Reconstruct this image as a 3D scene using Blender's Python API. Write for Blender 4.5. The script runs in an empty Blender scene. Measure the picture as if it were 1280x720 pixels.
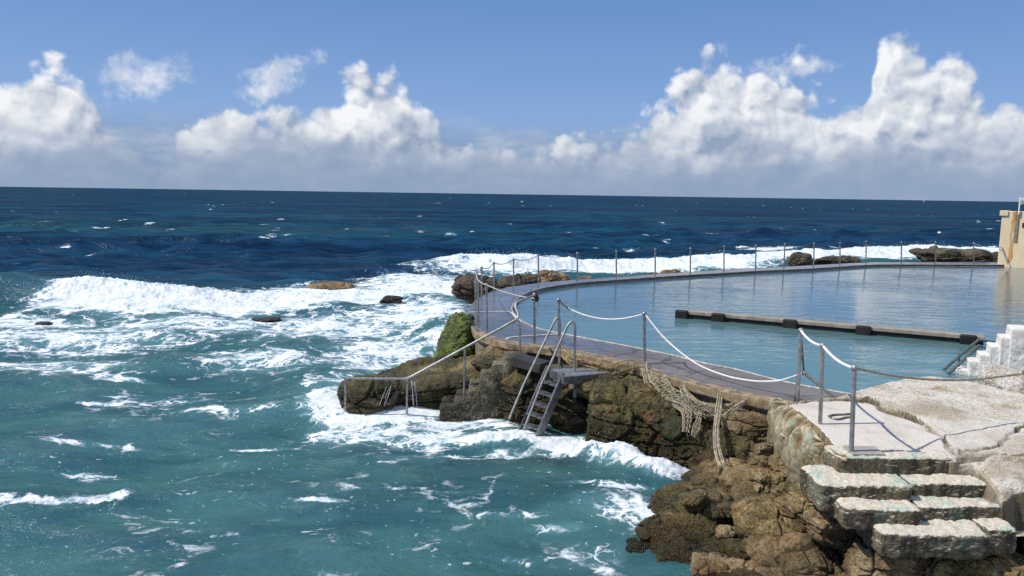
import bpy, math, random
import numpy as np
from math import radians as R

# ------------------------------------------------------------------ camera, sky, sun, exposure
SC = bpy.context.scene
COL = SC.collection
F = 931.0                                  # focal length in pixels of the 1280 wide photograph
CAM = np.array([0.0, 0.0, 4.4])            # sea level is z = 0
PITCH, ROLL = R(7.18), R(0.85)
_f = np.array([0, math.cos(PITCH), -math.sin(PITCH)])
_r0 = np.array([1.0, 0, 0]); _u0 = np.cross(_r0, _f)
_r = _r0*math.cos(ROLL) + _u0*math.sin(ROLL)
_u = np.cross(_r, _f)

cd = bpy.data.cameras.new('camera'); cam = bpy.data.objects.new('camera', cd); COL.objects.link(cam)
cd.sensor_width = 36; cd.lens = F/1280*36; cd.clip_start = 0.1; cd.clip_end = 200000
from mathutils import Matrix, Vector
cam.matrix_world = Matrix(((_r[0], _u[0], -_f[0], CAM[0]), (_r[1], _u[1], -_f[1], CAM[1]), (_r[2], _u[2], -_f[2], CAM[2]), (0, 0, 0, 1)))
SC.camera = cam

SUN_EL = R(50); SUN_FROM = np.array([-1.0, -0.11])   # light comes from the left, shadows run to +x
sd = bpy.data.lights.new('sun', 'SUN'); sd.energy = 5.0; sd.angle = R(0.5); sd.color = (1, .95, .87)
so = bpy.data.objects.new('sun', sd); COL.objects.link(so)
_sv = Vector((SUN_FROM[0]*math.cos(SUN_EL), SUN_FROM[1]*math.cos(SUN_EL), math.sin(SUN_EL)))
so.rotation_euler = _sv.to_track_quat('Z', 'Y').to_euler()
SC.view_settings.view_transform = 'Standard'; SC.view_settings.look = 'None'
SC.view_settings.exposure = -0.12; SC.view_settings.gamma = 1.0
SC.cycles.use_denoising = False
SC.cycles.max_bounces = 6; SC.cycles.diffuse_bounces = 3; SC.cycles.glossy_bounces = 3
SC.cycles.transparent_max_bounces = 6
SC.cycles.sample_clamp_indirect = 3.0; SC.cycles.sample_clamp_direct = 2.5


def ray(px, py):
    return _f + (px-640)/F*_r - (py-360)/F*_u

def P(px, py, z=0.0):
    """the point of the level z that the photograph shows at that pixel"""
    d = ray(px, py); t = (z-CAM[2])/d[2]
    return CAM + d*t

def D(px, py, y):
    """the point at ground distance y"""
    d = ray(px, py); t = y/d[1]
    return CAM + d*t

def dist(px, py, z): return P(px, py, z)[1]

# ------------------------------------------------------------------ node helper
class NT:
    def __init__(s, tree): s.t = tree; s.L = tree.links
    def add(s, typ, **kw):
        n = s.t.nodes.new(typ)
        ins = kw.pop('i', {})
        for k, v in kw.items(): setattr(n, k, v)
        for k, v in ins.items(): s.put(n.inputs[k], v)
        return n
    def put(s, sock, v):
        if isinstance(v, bpy.types.NodeSocket): s.L.new(v, sock)
        elif v is not None:
            if sock.type == 'RGBA' and len(v) == 3: v = (*v, 1)
            sock.default_value = v
    def m(s, op, a, b=None, c=None, clamp=False):
        n = s.t.nodes.new('ShaderNodeMath'); n.operation = op; n.use_clamp = clamp
        for k, v in enumerate((a, b, c)):
            if v is not None: s.put(n.inputs[k], v)
        return n.outputs[0]
    def v(s, op, a, b=None, scale=None):
        n = s.t.nodes.new('ShaderNodeVectorMath'); n.operation = op
        s.put(n.inputs[0], a)
        if b is not None: s.put(n.inputs[1], b)
        if scale is not None: s.put(n.inputs['Scale'], scale)
        return n.outputs[0]
    def mix(s, f, a, b, mode='MIX'):
        n = s.t.nodes.new('ShaderNodeMix'); n.data_type = 'RGBA'; n.blend_type = mode
        s.put(n.inputs[0], f); s.put(n.inputs[6], a); s.put(n.inputs[7], b)
        return n.outputs[2]
    def ss(s, x, a, b, lo=0.0, hi=1.0):
        n = s.t.nodes.new('ShaderNodeMapRange'); n.interpolation_type = 'SMOOTHSTEP'
        for k, v in enumerate((x, a, b, lo, hi)): s.put(n.inputs[k], v)
        return n.outputs[0]
    def noise(s, vec, scale, detail=4, rough=.55, dist=0.0, out=0, typ='FBM'):
        n = s.add('ShaderNodeTexNoise', noise_type=typ)
        s.put(n.inputs['Vector'], vec); s.put(n.inputs['Scale'], scale); s.put(n.inputs['Detail'], detail)
        s.put(n.inputs['Roughness'], rough); s.put(n.inputs['Distortion'], dist)
        return n.outputs[out]
    def vor(s, vec, scale, feature='F1', out='Distance', **kw):
        n = s.add('ShaderNodeTexVoronoi', feature=feature)
        s.put(n.inputs['Vector'], vec); s.put(n.inputs['Scale'], scale)
        for k, v in kw.items(): s.put(n.inputs[k], v)
        return n.outputs[out]
    def xyz(s, vec):
        n = s.add('ShaderNodeSeparateXYZ', i={0: vec}); return n.outputs
    def scale(s, vec, sc):
        return s.v('MULTIPLY', vec, sc)
    def ramp(s, f, stops):
        n = s.add('ShaderNodeValToRGB', i={0: f}); e = n.color_ramp.elements
        while len(e) < len(stops): e.new(0.5)
        for el, (p, c) in zip(e, stops): el.position = p; el.color = (*c, 1)
        return n.outputs[0]
    def bump(s, h, strength=.5, distance=.05, normal=None):
        n = s.add('ShaderNodeBump', i={'Strength': strength, 'Distance': distance, 'Height': h})
        if normal is not None: s.put(n.inputs['Normal'], normal)
        return n.outputs[0]

def material(name):
    m = bpy.data.materials.new(name); m.use_nodes = True
    nt = m.node_tree; nt.nodes.clear()
    N = NT(nt); out = N.add('ShaderNodeOutputMaterial')
    return m, N, out

def principled(N, out, **kw):
    b = N.add('ShaderNodeBsdfPrincipled')
    for k, v in kw.items(): N.put(b.inputs[k], v)
    if out is not None: N.L.new(b.outputs[0], out.inputs['Surface'])
    return b.outputs[0]

# ------------------------------------------------------------------ sky with clouds
def azel(px, py):
    d = ray(px, py); d = d/np.linalg.norm(d)
    return math.degrees(math.atan2(d[0], d[1])), math.degrees(math.asin(d[2]))

W = bpy.data.worlds.new('World'); SC.world = W; W.use_nodes = True
W.node_tree.nodes.clear()
N = NT(W.node_tree)
SKY_STRENGTH = 0.08
sky = N.add('ShaderNodeTexSky', sky_type='NISHITA', sun_disc=False, sun_elevation=SUN_EL, sun_rotation=math.atan2(SUN_FROM[0], SUN_FROM[1]),
            altitude=0.0, air_density=1.0, dust_density=0.6, ozone_density=2.0)
gen = N.add('ShaderNodeTexCoord').outputs['Generated']
gx, gy, gz = N.xyz(gen)

TOPS = [(-260, 120), (-150, 95), (-60, 96), (0, 78), (60, 72), (105, 88), (128, 140), (150, 172), (180, 186), (210, 172), (235, 148), (268, 126), (300, 116), (330, 125), (370, 128), (405, 106),
        (430, 92), (480, 90), (510, 104), (545, 150), (580, 180), (620, 160), (650, 168), (690, 172), (750, 165), (790, 152),
        (830, 122), (860, 90), (905, 72), (955, 84), (1000, 84), (1035, 116), (1060, 122), (1086, 108), (1094, 62), (1110, 42),
        (1150, 48), (1195, 66), (1220, 92), (1262, 130), (1300, 128), (1360, 100), (1450, 130), (1600, 90)]
def cloud_field(vec, az, el):
    c = N.add('ShaderNodeFloatCurve'); cu = c.mapping.curves[0]
    pts = [((azel(x, y)[0]+50)/100, azel(x, y)[1]/20) for x, y in TOPS]
    cu.points[0].location = pts[0]; cu.points[1].location = pts[-1]
    for p in pts[1:-1]: cu.points.new(*p)
    c.mapping.update()
    N.put(c.inputs['Value'], N.m('DIVIDE', N.m('ADD', az, 50), 100))
    T = N.m('MULTIPLY', c.outputs[0], 20)
    wv = N.v('ADD', vec, N.v('SCALE', N.v('SUBTRACT', N.noise(vec, 20, 3, .5, out=1), (.5, .5, .5)), scale=.03))
    b1 = N.vor(wv, 17, 'F1', Detail=1.6, Roughness=.45, Lacunarity=2.6)
    n1 = N.noise(vec, 11, 7, .52)
    h = N.m('ADD', N.m('SUBTRACT', T, el), .9)
    h = N.m('ADD', h, N.m('MULTIPLY', N.m('SUBTRACT', .45, b1), 3.4))
    h = N.m('ADD', h, N.m('MULTIPLY', N.m('SUBTRACT', n1, .50), 4.6))
    return h
RAD = 57.29578
az = N.m('MULTIPLY', N.m('ARCTAN2', gx, gy), RAD)
el = N.m('MULTIPLY', N.m('ARCSINE', gz), RAD)
h0 = cloud_field(gen, az, el)
dl = .012
h1 = cloud_field(N.v('ADD', gen, (-.62*dl, 0, .78*dl)), N.m('ADD', az, -.62*dl*RAD), N.m('ADD', el, .78*dl*RAD))
relief = N.m('SUBTRACT', N.m('SUBTRACT', h0, h1), .40)
big = N.noise(gen, 9, 4, .5)
lit = N.m('ADD', .84, N.m('MULTIPLY', relief, .42))
lit = N.m('SUBTRACT', lit, N.m('MULTIPLY', N.ss(h0, 2.0, 7.5), .42))
lit = N.m('ADD', lit, N.m('MULTIPLY', N.m('SUBTRACT', big, .5), 1.1), clamp=True)
lit = N.m('SUBTRACT', lit, N.m('MULTIPLY', N.ss(N.noise(gen, 24, 6, .55), .44, .66), .42), clamp=True)
lit = N.m('MULTIPLY', lit, N.ss(N.m('ADD', el, N.m('MULTIPLY', N.m('SUBTRACT', N.noise(N.scale(gen, (1, 1, 1.6)), 14, 6, .55), .5), 8.0)), .9, 6.0, .10, 1.0))
hf = N.m('ADD', h0, N.m('MULTIPLY', N.m('SUBTRACT', N.noise(gen, 70, 5, .6), .5), 1.3))
alpha = N.m('MULTIPLY', N.ss(hf, 0.0, 1.15), N.ss(el, -.2, 5.0, .55, 1.0))
# small detached wisps
def wisp(px, py, rx, ry, ang):
    a0, e0 = azel(px, py)
    da = N.m('SUBTRACT', az, a0); de = N.m('SUBTRACT', el, e0)
    c, s_ = math.cos(R(ang)), math.sin(R(ang))
    k = RAD/F
    u_ = N.m('DIVIDE', N.m('ADD', N.m('MULTIPLY', da, c), N.m('MULTIPLY', de, s_)), rx*k)
    v_ = N.m('DIVIDE', N.m('SUBTRACT', N.m('MULTIPLY', de, c), N.m('MULTIPLY', da, s_)), ry*k)
    r2 = N.m('ADD', N.m('POWER', u_, 2), N.m('POWER', v_, 2))
    return N.m('SUBTRACT', 1.0, r2)
wn = N.noise(gen, 30, 8, .6)
wa = N.m('MAXIMUM', wisp(168, 97, 66, 32, 14), wisp(357, 92, 66, 22, 24))
wa = N.m('MAXIMUM', wa, wisp(975, 85, 80, 15, 0))
wa = N.m('MAXIMUM', wa, wisp(330, 112, 40, 15, 10))
wa = N.m('ADD', wa, N.m('MULTIPLY', N.m('SUBTRACT', wn, .55), 4.0))
walpha = N.m('MULTIPLY', N.ss(wa, -.1, 1.35), .92)
K = 1/SKY_STRENGTH/.93
def kc(r, g, b): return (r*K, g*K, b*K)
ccol = N.mix(lit, kc(.285, .37, .515), kc(.93, .945, .97))
hz = N.ss(el, 3.0, 0.0, 0.0, .92)
# grey blue bank low over the horizon
bn = N.noise(N.scale(gen, (1, 1, 3.2)), 11, 8, .62)
bank = N.m('ADD', N.ss(el, 7.2, 2.2), N.m('MULTIPLY', N.m('SUBTRACT', bn, .5), .9))
bank = N.m('MULTIPLY', N.ss(bank, .1, .95), .88)
sk = N.mix(.8, sky.outputs[0], N.mix(N.ss(el, 3, 16), kc(.255, .435, .79), kc(.140, .300, .66)))
bcol = N.mix(N.ss(bn, .38, .68), kc(.25, .345, .51), kc(.44, .52, .655))
c1 = N.mix(bank, sk, bcol)
c1 = N.mix(walpha, c1, N.mix(N.ss(N.noise(N.v('ADD', gen, (.004, 0, -.006)), 34, 6, .55), .40, .62), kc(.84, .87, .93), kc(.60, .67, .80)))
c2 = N.mix(alpha, c1, ccol)
c3 = N.mix(N.m('MULTIPLY', hz, .62), c2, kc(.275, .365, .525))
bg = N.add('ShaderNodeBackground', i={'Color': c3, 'Strength': SKY_STRENGTH})
wo = N.add('ShaderNodeOutputWorld'); N.L.new(bg.outputs[0], wo.inputs[0])

# ------------------------------------------------------------------ numpy noise
_rng = np.random.RandomState(7)
_perm = _rng.permutation(256).astype(np.int32); _perm = np.concatenate([_perm, _perm, _perm])
_g = _rng.normal(size=(256, 3)).astype(np.float32); _g /= np.linalg.norm(_g, axis=1)[:, None]
def perlin(p):
    p = np.asarray(p, dtype=np.float32)
    i = np.floor(p).astype(np.int32); f = p-i; i &= 255
    u = f*f*f*(f*(f*6-15)+10)
    r = None
    for dx in (0, 1):
        for dy in (0, 1):
            for dz in (0, 1):
                h = _perm[_perm[_perm[(i[:, 0]+dx) & 255]+((i[:, 1]+dy) & 255)]+((i[:, 2]+dz) & 255)]
                g = _g[h]
                d = g[:, 0]*(f[:, 0]-dx)+g[:, 1]*(f[:, 1]-dy)+g[:, 2]*(f[:, 2]-dz)
                w = (u[:, 0] if dx else 1-u[:, 0])*(u[:, 1] if dy else 1-u[:, 1])*(u[:, 2] if dz else 1-u[:, 2])
                r = d*w if r is None else r+d*w
    return r*1.5
def fbm(p, oct=4, gain=.5, lac=2.03, ridge=False):
    a = 1.0; t = 0; tot = 0; p = np.asarray(p, dtype=np.float32).copy()
    for k in range(oct):
        n = perlin(p)
        if ridge: n = 1-2*np.abs(n)
        t = t + a*n; tot += a; a *= gain; p = p*lac+17.3
    return t/tot
_wj = np.random.RandomState(5).uniform(0, 1, (256, 4)).astype(np.float32)
def worley(p):
    p = np.asarray(p, dtype=np.float32); i = np.floor(p).astype(np.int32)
    f1 = np.full(len(p), 9.0, np.float32); f2 = f1.copy(); idv = f1.copy()
    for dx in (-1, 0, 1):
        for dy in (-1, 0, 1):
            for dz in (-1, 0, 1):
                c = i+np.array([dx, dy, dz]); h = _perm[_perm[_perm[c[:, 0] & 255]+(c[:, 1] & 255)]+(c[:, 2] & 255)]
                w = _wj[h]; d = np.sqrt(((c+w[:, :3]-p)**2).sum(1))
                nearer = d < f1
                f2 = np.where(nearer, f1, np.minimum(f2, d)); idv = np.where(nearer, w[:, 3], idv); f1 = np.where(nearer, d, f1)
    return f1, f2, idv
def sst(x, a, b):
    t = np.clip((x-a)/(b-a), 0, 1); return t*t*(3-2*t)

# ------------------------------------------------------------------ mesh helpers
def link_mesh(name, v, f, mat, parent=None, smooth=True, attrs=None):
    me = bpy.data.meshes.new(name)
    v = np.asarray(v, dtype=np.float32); 
    if isinstance(f, np.ndarray):
        nf, k = f.shape
        me.vertices.add(len(v)); me.vertices.foreach_set('co', v.ravel())
        me.loops.add(nf*k); me.loops.foreach_set('vertex_index', f.astype(np.int32).ravel())
        me.polygons.add(nf); me.polygons.foreach_set('loop_start', np.arange(0, nf*k, k, dtype=np.int32))
        me.polygons.foreach_set('loop_total', np.full(nf, k, dtype=np.int32))
        me.update(calc_edges=True)
    else:
        me.from_pydata([tuple(x) for x in v], [], f); me.update()
    if smooth: me.polygons.foreach_set('use_smooth', np.ones(len(me.polygons), dtype=bool))
    for k, a in (attrs or {}).items():
        at = me.attributes.new(k, 'FLOAT', 'POINT'); at.data.foreach_set('value', np.asarray(a, dtype=np.float32))
    if mat: me.materials.append(mat)
    o = bpy.data.objects.new(name, me); COL.objects.link(o)
    if parent: o.parent = parent; o.matrix_parent_inverse = Matrix.Translation(-Vector(parent.location))
    return o

def tag(o, label=None, cat=None, group=None, kind=None):
    if label: o['label'] = label
    if cat: o['category'] = cat
    if group: o['group'] = group
    if kind: o['kind'] = kind
    return o

def thing(name, label, cat, loc=(0, 0, 0), group=None):
    o = bpy.data.objects.new(name, None); COL.objects.link(o); o.location = tuple(float(x) for x in loc)
    o.empty_display_size = .2
    return tag(o, label, cat, group)

class MB:
    def __init__(s): s.v = []; s.f = []
    def tube(s, pts, rad, seg=8, cap=True):
        pts = [np.asarray(p, float) for p in pts]; n = len(pts)
        rads = rad if hasattr(rad, '__len__') else [rad]*n
        b = len(s.v); up = None
        for k in range(n):
            t = pts[min(k+1, n-1)]-pts[max(k-1, 0)]; t /= np.linalg.norm(t)+1e-9
            if up is None:
                up = np.cross(t, (0, 0, 1.)) if abs(t[2]) < .9 else np.cross(t, (0, 1., 0))
            up = up-t*np.dot(up, t); up /= np.linalg.norm(up)+1e-9
            w = np.cross(t, up)
            for j in range(seg):
                a = 2*math.pi*j/seg
                s.v.append(pts[k]+rads[k]*(math.cos(a)*up+math.sin(a)*w))
        for k in range(n-1):
            for j in range(seg):
                s.f.append((b+k*seg+j, b+k*seg+(j+1) % seg, b+(k+1)*seg+(j+1) % seg, b+(k+1)*seg+j))
        if cap:
            s.f.append(tuple(b+j for j in reversed(range(seg)))); s.f.append(tuple(b+(n-1)*seg+j for j in range(seg)))
        return s
    def ball(s, c, r, nu=10, nv=6):
        c = np.asarray(c, float); b = len(s.v)
        for i in range(nv+1):
            th = math.pi*i/nv
            for j in range(nu):
                a = 2*math.pi*j/nu
                s.v.append(c+r*np.array([math.sin(th)*math.cos(a), math.sin(th)*math.sin(a), math.cos(th)]))
        for i in range(nv):
            for j in range(nu):
                s.f.append((b+i*nu+j, b+(i+1)*nu+j, b+(i+1)*nu+(j+1) % nu, b+i*nu+(j+1) % nu))
        return s
    def box(s, c, ax, ay, az):
        """box with centre c and half axes ax, ay, az"""
        c, ax, ay, az = (np.asarray(q, float) for q in (c, ax, ay, az)); b = len(s.v)
        for sx in (-1, 1):
            for sy in (-1, 1):
                for sz in (-1, 1): s.v.append(c+sx*ax+sy*ay+sz*az)
        for q in ((0, 1, 3, 2), (4, 6, 7, 5), (0, 4, 5, 1), (2, 3, 7, 6), (0, 2, 6, 4), (1, 5, 7, 3)):
            s.f.append(tuple(b+x for x in q))
        return s
    def bar(s, p, q, w, h, side):
        """rectangular bar from p to q, w along side, h across"""
        p, q, side = (np.asarray(x, float) for x in (p, q, side)); t = (q-p); L = np.linalg.norm(t); t /= L
        side = side-t*np.dot(side, t); side /= np.linalg.norm(side); o = np.cross(t, side)
        return s.box((p+q)/2, t*L/2, side*w/2, o*h/2)
    def build(s, name, mat, parent=None, smooth=True, bevel=0):
        o = link_mesh(name, np.array(s.v), s.f, mat, parent, smooth)
        if bevel:
            m = o.modifiers.new('bevel', 'BEVEL'); m.width = bevel; m.segments = 2; m.limit_method = 'ANGLE'
        if smooth:
            at = o.data
            try: at.set_sharp_from_angle(angle=R(40))
            except Exception: pass
        return o

def smooth_path(pts, n=8):
    """Catmull-Rom through the points"""
    pts = [np.asarray(p, float) for p in pts]; out = []
    q = [2*pts[0]-pts[1]]+pts+[2*pts[-1]-pts[-2]]
    for k in range(1, len(q)-2):
        for j in range(n):
            t = j/n; a, b, c, d = q[k-1:k+3]
            out.append(.5*((2*b)+(-a+c)*t+(2*a-5*b+4*c-d)*t*t+(-a+3*b-3*c+d)*t**3))
    out.append(pts[-1]); return out

def sagging(p, q, sag, n=16):
    p, q = np.asarray(p, float), np.asarray(q, float)
    return [p+(q-p)*t-np.array([0, 0, sag*4*t*(1-t)]) for t in np.linspace(0, 1, n)]

_cube = {}
def cube_dirs(n):
    if n in _cube: return _cube[n]
    a = np.tan(np.linspace(-1, 1, n+1)*math.pi/4)
    V = []; Q = []; b = 0
    for ax in range(3):
        for sg in (-1, 1):
            g, h = np.meshgrid(a, a, indexing='ij')
            p = np.zeros((n+1, n+1, 3)); p[..., ax] = sg; p[..., (ax+1) % 3] = g; p[..., (ax+2) % 3] = h
            V.append(p.reshape(-1, 3))
            i, j = np.meshgrid(np.arange(n), np.arange(n), indexing='ij')
            k = b+i*(n+1)+j
            q = np.stack([k, k+n+1, k+n+2, k+1], -1).reshape(-1, 4)
            Q.append(q if sg > 0 else q[:, ::-1]); b += (n+1)**2
    V = np.concatenate(V); Q = np.concatenate(Q)
    key = np.round(V*1e5).astype(np.int64)
    _, idx, inv = np.unique(key, axis=0, return_index=True, return_inverse=True)
    _cube[n] = (V[idx], inv.reshape(-1)[Q]); return _cube[n]

def rot3(rx=0, ry=0, rz=0):
    return np.array(Matrix.Rotation(R(rz), 3, 'Z') @ Matrix.Rotation(R(ry), 3, 'Y') @ Matrix.Rotation(R(rx), 3, 'X'))

def rock(name, label, c, size, mat, seed=1, e=3.0, rot=(0, 0, 0), n=50, amp=.16, strata=.03, fine=.02, crack=.05, parent=None, group=None, cat='rock', sfreq=5.0, kind=None, tagged=True, facet=0, blk=2.3):
    """a boulder or a block: super-ellipsoid of that size broken up by layered noise"""
    V, Q = cube_dirs(n)
    c = np.asarray(c, float); size = np.asarray(size, float)
    r = (np.abs(V)**e).sum(1)**(-1/e)
    if facet:
        g = np.random.RandomState(seed+500); pl = g.normal(size=(facet, 3)); pl /= np.linalg.norm(pl, axis=1)[:, None]
        hh = (np.abs(pl)**(e/(e-1))).sum(1)**((e-1)/e)*g.uniform(.68, .97, facet)   # planes that shave the shape
        dots = np.maximum(V@pl.T, 1e-6)/hh
        r = ((dots**26).sum(1)+r**-26.0)**(-1/26)
    b = V*r[:, None]                                   # unit shape
    nr = np.sign(b)*np.abs(b)**(min(e, 4)-1); nr = nr/size; nr /= np.linalg.norm(nr, axis=1)[:, None]
    p = b*size/2
    M = rot3(*rot); p = p@M.T; nr = nr@M.T
    s = float(np.cbrt(size.prod())); off = np.array([seed*13.7, seed*7.1, seed*3.3])
    q = p+off
    d = amp*s*fbm(q*1.3/s, 4, .5)
    q2 = q+.12*s*np.stack([perlin(q*1.1/s+5), perlin(q*1.1/s+9), perlin(q*1.1/s+15)], -1)
    # blocks between joints, each standing a little proud of or behind its neighbours
    bs = blk/s
    f1, f2, cid = worley(q2*np.array([1.0, 1.0, 1.7])*bs)
    gap_ = f2-f1
    d += crack*1.3*s*(cid-.5)*sst(gap_, .0, .16)-crack*1.0*s*np.exp(-(gap_/.07)**2)
    # bedding: every layer has its own set-back
    t = q2[:, 2]*sfreq+.5*perlin(q*1.3/s)
    k0 = np.floor(t).astype(np.int32); fr = t-k0
    lay = lambda k: _wj[(k*7+seed*31) & 255, 0]
    v0, v1 = lay(k0), lay(k0+1)
    led = v0+(v1-v0)*sst(fr, .86, 1.0)-.6*np.exp(-((fr-.93)/.06)**2)
    d += strata*2.8*(led-.5)*(1-np.abs(nr[:, 2]))
    d += .025*s*fbm(q*3.0/s+11, 4, .6, ridge=True)
    d += 1.6*fine*fbm(q*np.array([5, 5, 7.0]), 3, .6)+fine*.9*fbm(q*15+3, 3, .65)
    p = p+nr*d[:, None]+c
    o = link_mesh(name, p, Q, mat, parent)
    if tagged and parent is None: tag(o, label, cat, group, kind)
    return o

def lerp_path(pts, n):
    pts = np.array(pts, float); s = np.concatenate([[0], np.cumsum(np.linalg.norm(np.diff(pts, axis=0), axis=1))])
    t = np.linspace(0, s[-1], n)
    return np.stack([np.interp(t, s, pts[:, k]) for k in range(pts.shape[1])], -1)

def grid_faces(a, b):
    i, j = np.meshgrid(np.arange(a-1), np.arange(b-1), indexing='ij'); k = i*b+j
    return np.stack([k, k+b, k+b+1, k+1], -1).reshape(-1, 4)

# ------------------------------------------------------------------ materials
def pos(N): return N.add('ShaderNodeNewGeometry').outputs['Position']

def mat_rock(name, dark, mid, light, algae=0.0, algae_col=(.06, .10, .015), rust=0.0, wet_z=.35, rough=.62, pits=1.0, barn=0.3, scale=1.0, wet=.75):
    m, N, out = material(name)
    p = pos(N); x, y, z = N.xyz(p)
    wp = N.v('ADD', p, N.v('SCALE', N.v('SUBTRACT', N.noise(p, 1.6*scale, 3, out=1), (.5, .5, .5)), scale=.5))
    n1 = N.noise(wp, 1.5*scale, 9, .62)
    n2 = N.noise(N.scale(p, (1, 1, 3.0)), 3.2*scale, 7, .65)
    n3 = N.noise(p, 26, 5, .7)
    col = N.ramp(n1, [(.38, dark), (.49, mid), (.60, light)])
    col = N.mix(N.ss(n2, .5, .72, 0, .7), col, dark)
    if rust: col = N.mix(N.ss(N.noise(wp, 2.3*scale, 6, .6), .52, .66, 0, rust), col, (.30, .135, .035))
    if algae:
        col = N.mix(N.ss(N.m('ADD', N.noise(wp, 2.1*scale, 8, .68), N.m('MULTIPLY', n3, .15)), .50, .66, 0, algae), col, algae_col)
    col = N.mix(N.ss(n3, .30, .70, .0, 1.0), N.mix(1.0, col, (.45, .45, .45), 'MULTIPLY'), N.mix(1.0, col, (1.42, 1.42, 1.42), 'MULTIPLY'))
    v = N.vor(p, 34, 'F1'); vc = N.vor(p, 34, 'F1', 'Color'); vr = N.xyz(vc)[0]
    if barn:
        spk = N.m('MULTIPLY', N.ss(v, .32, .14), N.m('GREATER_THAN', vr, 1-.35*barn))
        spk = N.m('MULTIPLY', spk, N.ss(N.noise(p, 2.2, 3), .45, .6))
        col = N.mix(N.m('MULTIPLY', spk, .75), col, (.50, .47, .38))
    wz = N.m('ADD', z, N.m('MULTIPLY', N.m('SUBTRACT', n1, .5), -.5))
    w = N.ss(wz, wet_z+.22, wet_z-.12)
    col = N.mix(N.m('MULTIPLY', w, wet), col, N.mix(1.0, col, (.22, .22, .20), 'MULTIPLY'))
    hole = N.ss(N.noise(p, 9*scale, 3, .5), .40, .28)
    h = N.m('ADD', N.m('MULTIPLY', n2, 1.3), N.m('MULTIPLY', n3, .7))
    h = N.m('SUBTRACT', h, N.m('MULTIPLY', hole, .5*pits))
    h = N.m('ADD', h, N.m('MULTIPLY', N.ss(v, .4, .1), .22*barn))
    bmp = N.bump(h, 1.0, .07)
    principled(N, out, **{'Base Color': col, 'Roughness': N.m('SUBTRACT', rough, N.m('MULTIPLY', w, .42)), 'Specular IOR Level': .4, 'Normal': bmp})
    return m

M = {}
M['rock_brown'] = mat_rock('brown_rock', (.036, .024, .010), (.175, .115, .048), (.41, .29, .135), algae=.5, algae_col=(.085, .08, .018), rust=.35, wet_z=.24, barn=.5, wet=.88)
M['rock_tan'] = mat_rock('tan_rock', (.10, .066, .030), (.25, .17, .085), (.42, .31, .17), algae=.25, algae_col=(.10, .10, .03), rust=.35, wet_z=-.1, barn=.2)
M['rock_cliff'] = mat_rock('cliff_rock', (.018, .015, .008), (.080, .060, .023), (.28, .195, .075), algae=.5, algae_col=(.085, .088, .018), rust=.5, wet_z=.45, barn=1.3, pits=1.3)
M['rock_dark'] = mat_rock('dark_sea_rock', (.022, .017, .012), (.075, .055, .036), (.17, .125, .085), algae=.15, wet_z=.25, barn=.4)
M['rock_gold'] = mat_rock('golden_rock', (.05, .034, .012), (.20, .135, .052), (.40, .29, .13), algae=.55, algae_col=(.13, .12, .03), rust=.5, wet_z=.22, barn=.5, scale=1.5, wet=.88)
M['rock_step'] = mat_rock('wet_step_rock', (.05, .04, .025), (.19, .15, .10), (.34, .28, .20), algae=.3, wet_z=.25, barn=.4)
M['rock_shelf'] = mat_rock('shelf_rock', (.026, .020, .010), (.115, .082, .036), (.30, .215, .105), algae=.6, algae_col=(.10, .105, .022), rust=.25, wet_z=.22, barn=.6, wet=.85)
M['moss'] = mat_rock('mossy_rock', (.022, .025, .010), (.050, .060, .014), (.09, .11, .022), algae=.8, algae_col=(.17, .24, .028), wet_z=-.5, barn=0, pits=.6)

def mat_pale():
    m, N, out = material('pale_sandstone')
    p = pos(N); at = N.add('ShaderNodeAttribute', attribute_name='rough').outputs['Fac']
    ck = N.add('ShaderNodeAttribute', attribute_name='crack').outputs['Fac']
    wp = N.v('ADD', p, N.v('SCALE', N.v('SUBTRACT', N.noise(p, 2, 3, out=1), (.5, .5, .5)), scale=.3))
    n1 = N.noise(N.scale(wp, (1, 1.5, 1)), 2.2, 9, .66); n3 = N.noise(N.scale(p, (1, 1.8, 1)), 14, 7, .68); n4 = N.noise(p, 60, 3, .6)
    c = N.ramp(n1, [(.33, (.48, .37, .25)), (.45, (.71, .63, .51)), (.60, (.80, .745, .645))])
    slab = N.ramp(N.noise(wp, 1.7, 7, .6), [(.34, (.54, .475, .40)), (.5, (.66, .60, .525)), (.68, (.60, .56, .52))])
    c = N.mix(at, slab, c)
    c = N.mix(N.m('MULTIPLY', at, N.ss(n3, .52, .64, 0, .65)), c, (.23, .165, .10))
    c = N.mix(N.m('MULTIPLY', N.m('MULTIPLY', at, N.ss(N.noise(wp, .9, 4, .5), .52, .62)), .55), c, (.36, .27, .17))
    c = N.mix(N.ss(n3, .36, .28, 0, .5), c, (.40, .34, .28))
    c = N.mix(N.ss(n4, .62, .75, 0, .35), c, (.30, .25, .2))
    c = N.mix(N.m('MULTIPLY', ck, .85), c, (.045, .035, .025))
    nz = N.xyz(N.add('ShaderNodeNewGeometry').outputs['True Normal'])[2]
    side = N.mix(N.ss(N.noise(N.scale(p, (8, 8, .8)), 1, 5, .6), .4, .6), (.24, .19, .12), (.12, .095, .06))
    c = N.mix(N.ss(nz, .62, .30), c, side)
    h = N.m('ADD', N.m('MULTIPLY', n3, N.m('ADD', .25, at)), N.m('MULTIPLY', n4, .25))
    principled(N, out, **{'Base Color': c, 'Roughness': .85, 'Specular IOR Level': .25, 'Normal': N.bump(h, 1.0, .05)})
    return m
M['pale'] = mat_pale()

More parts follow.
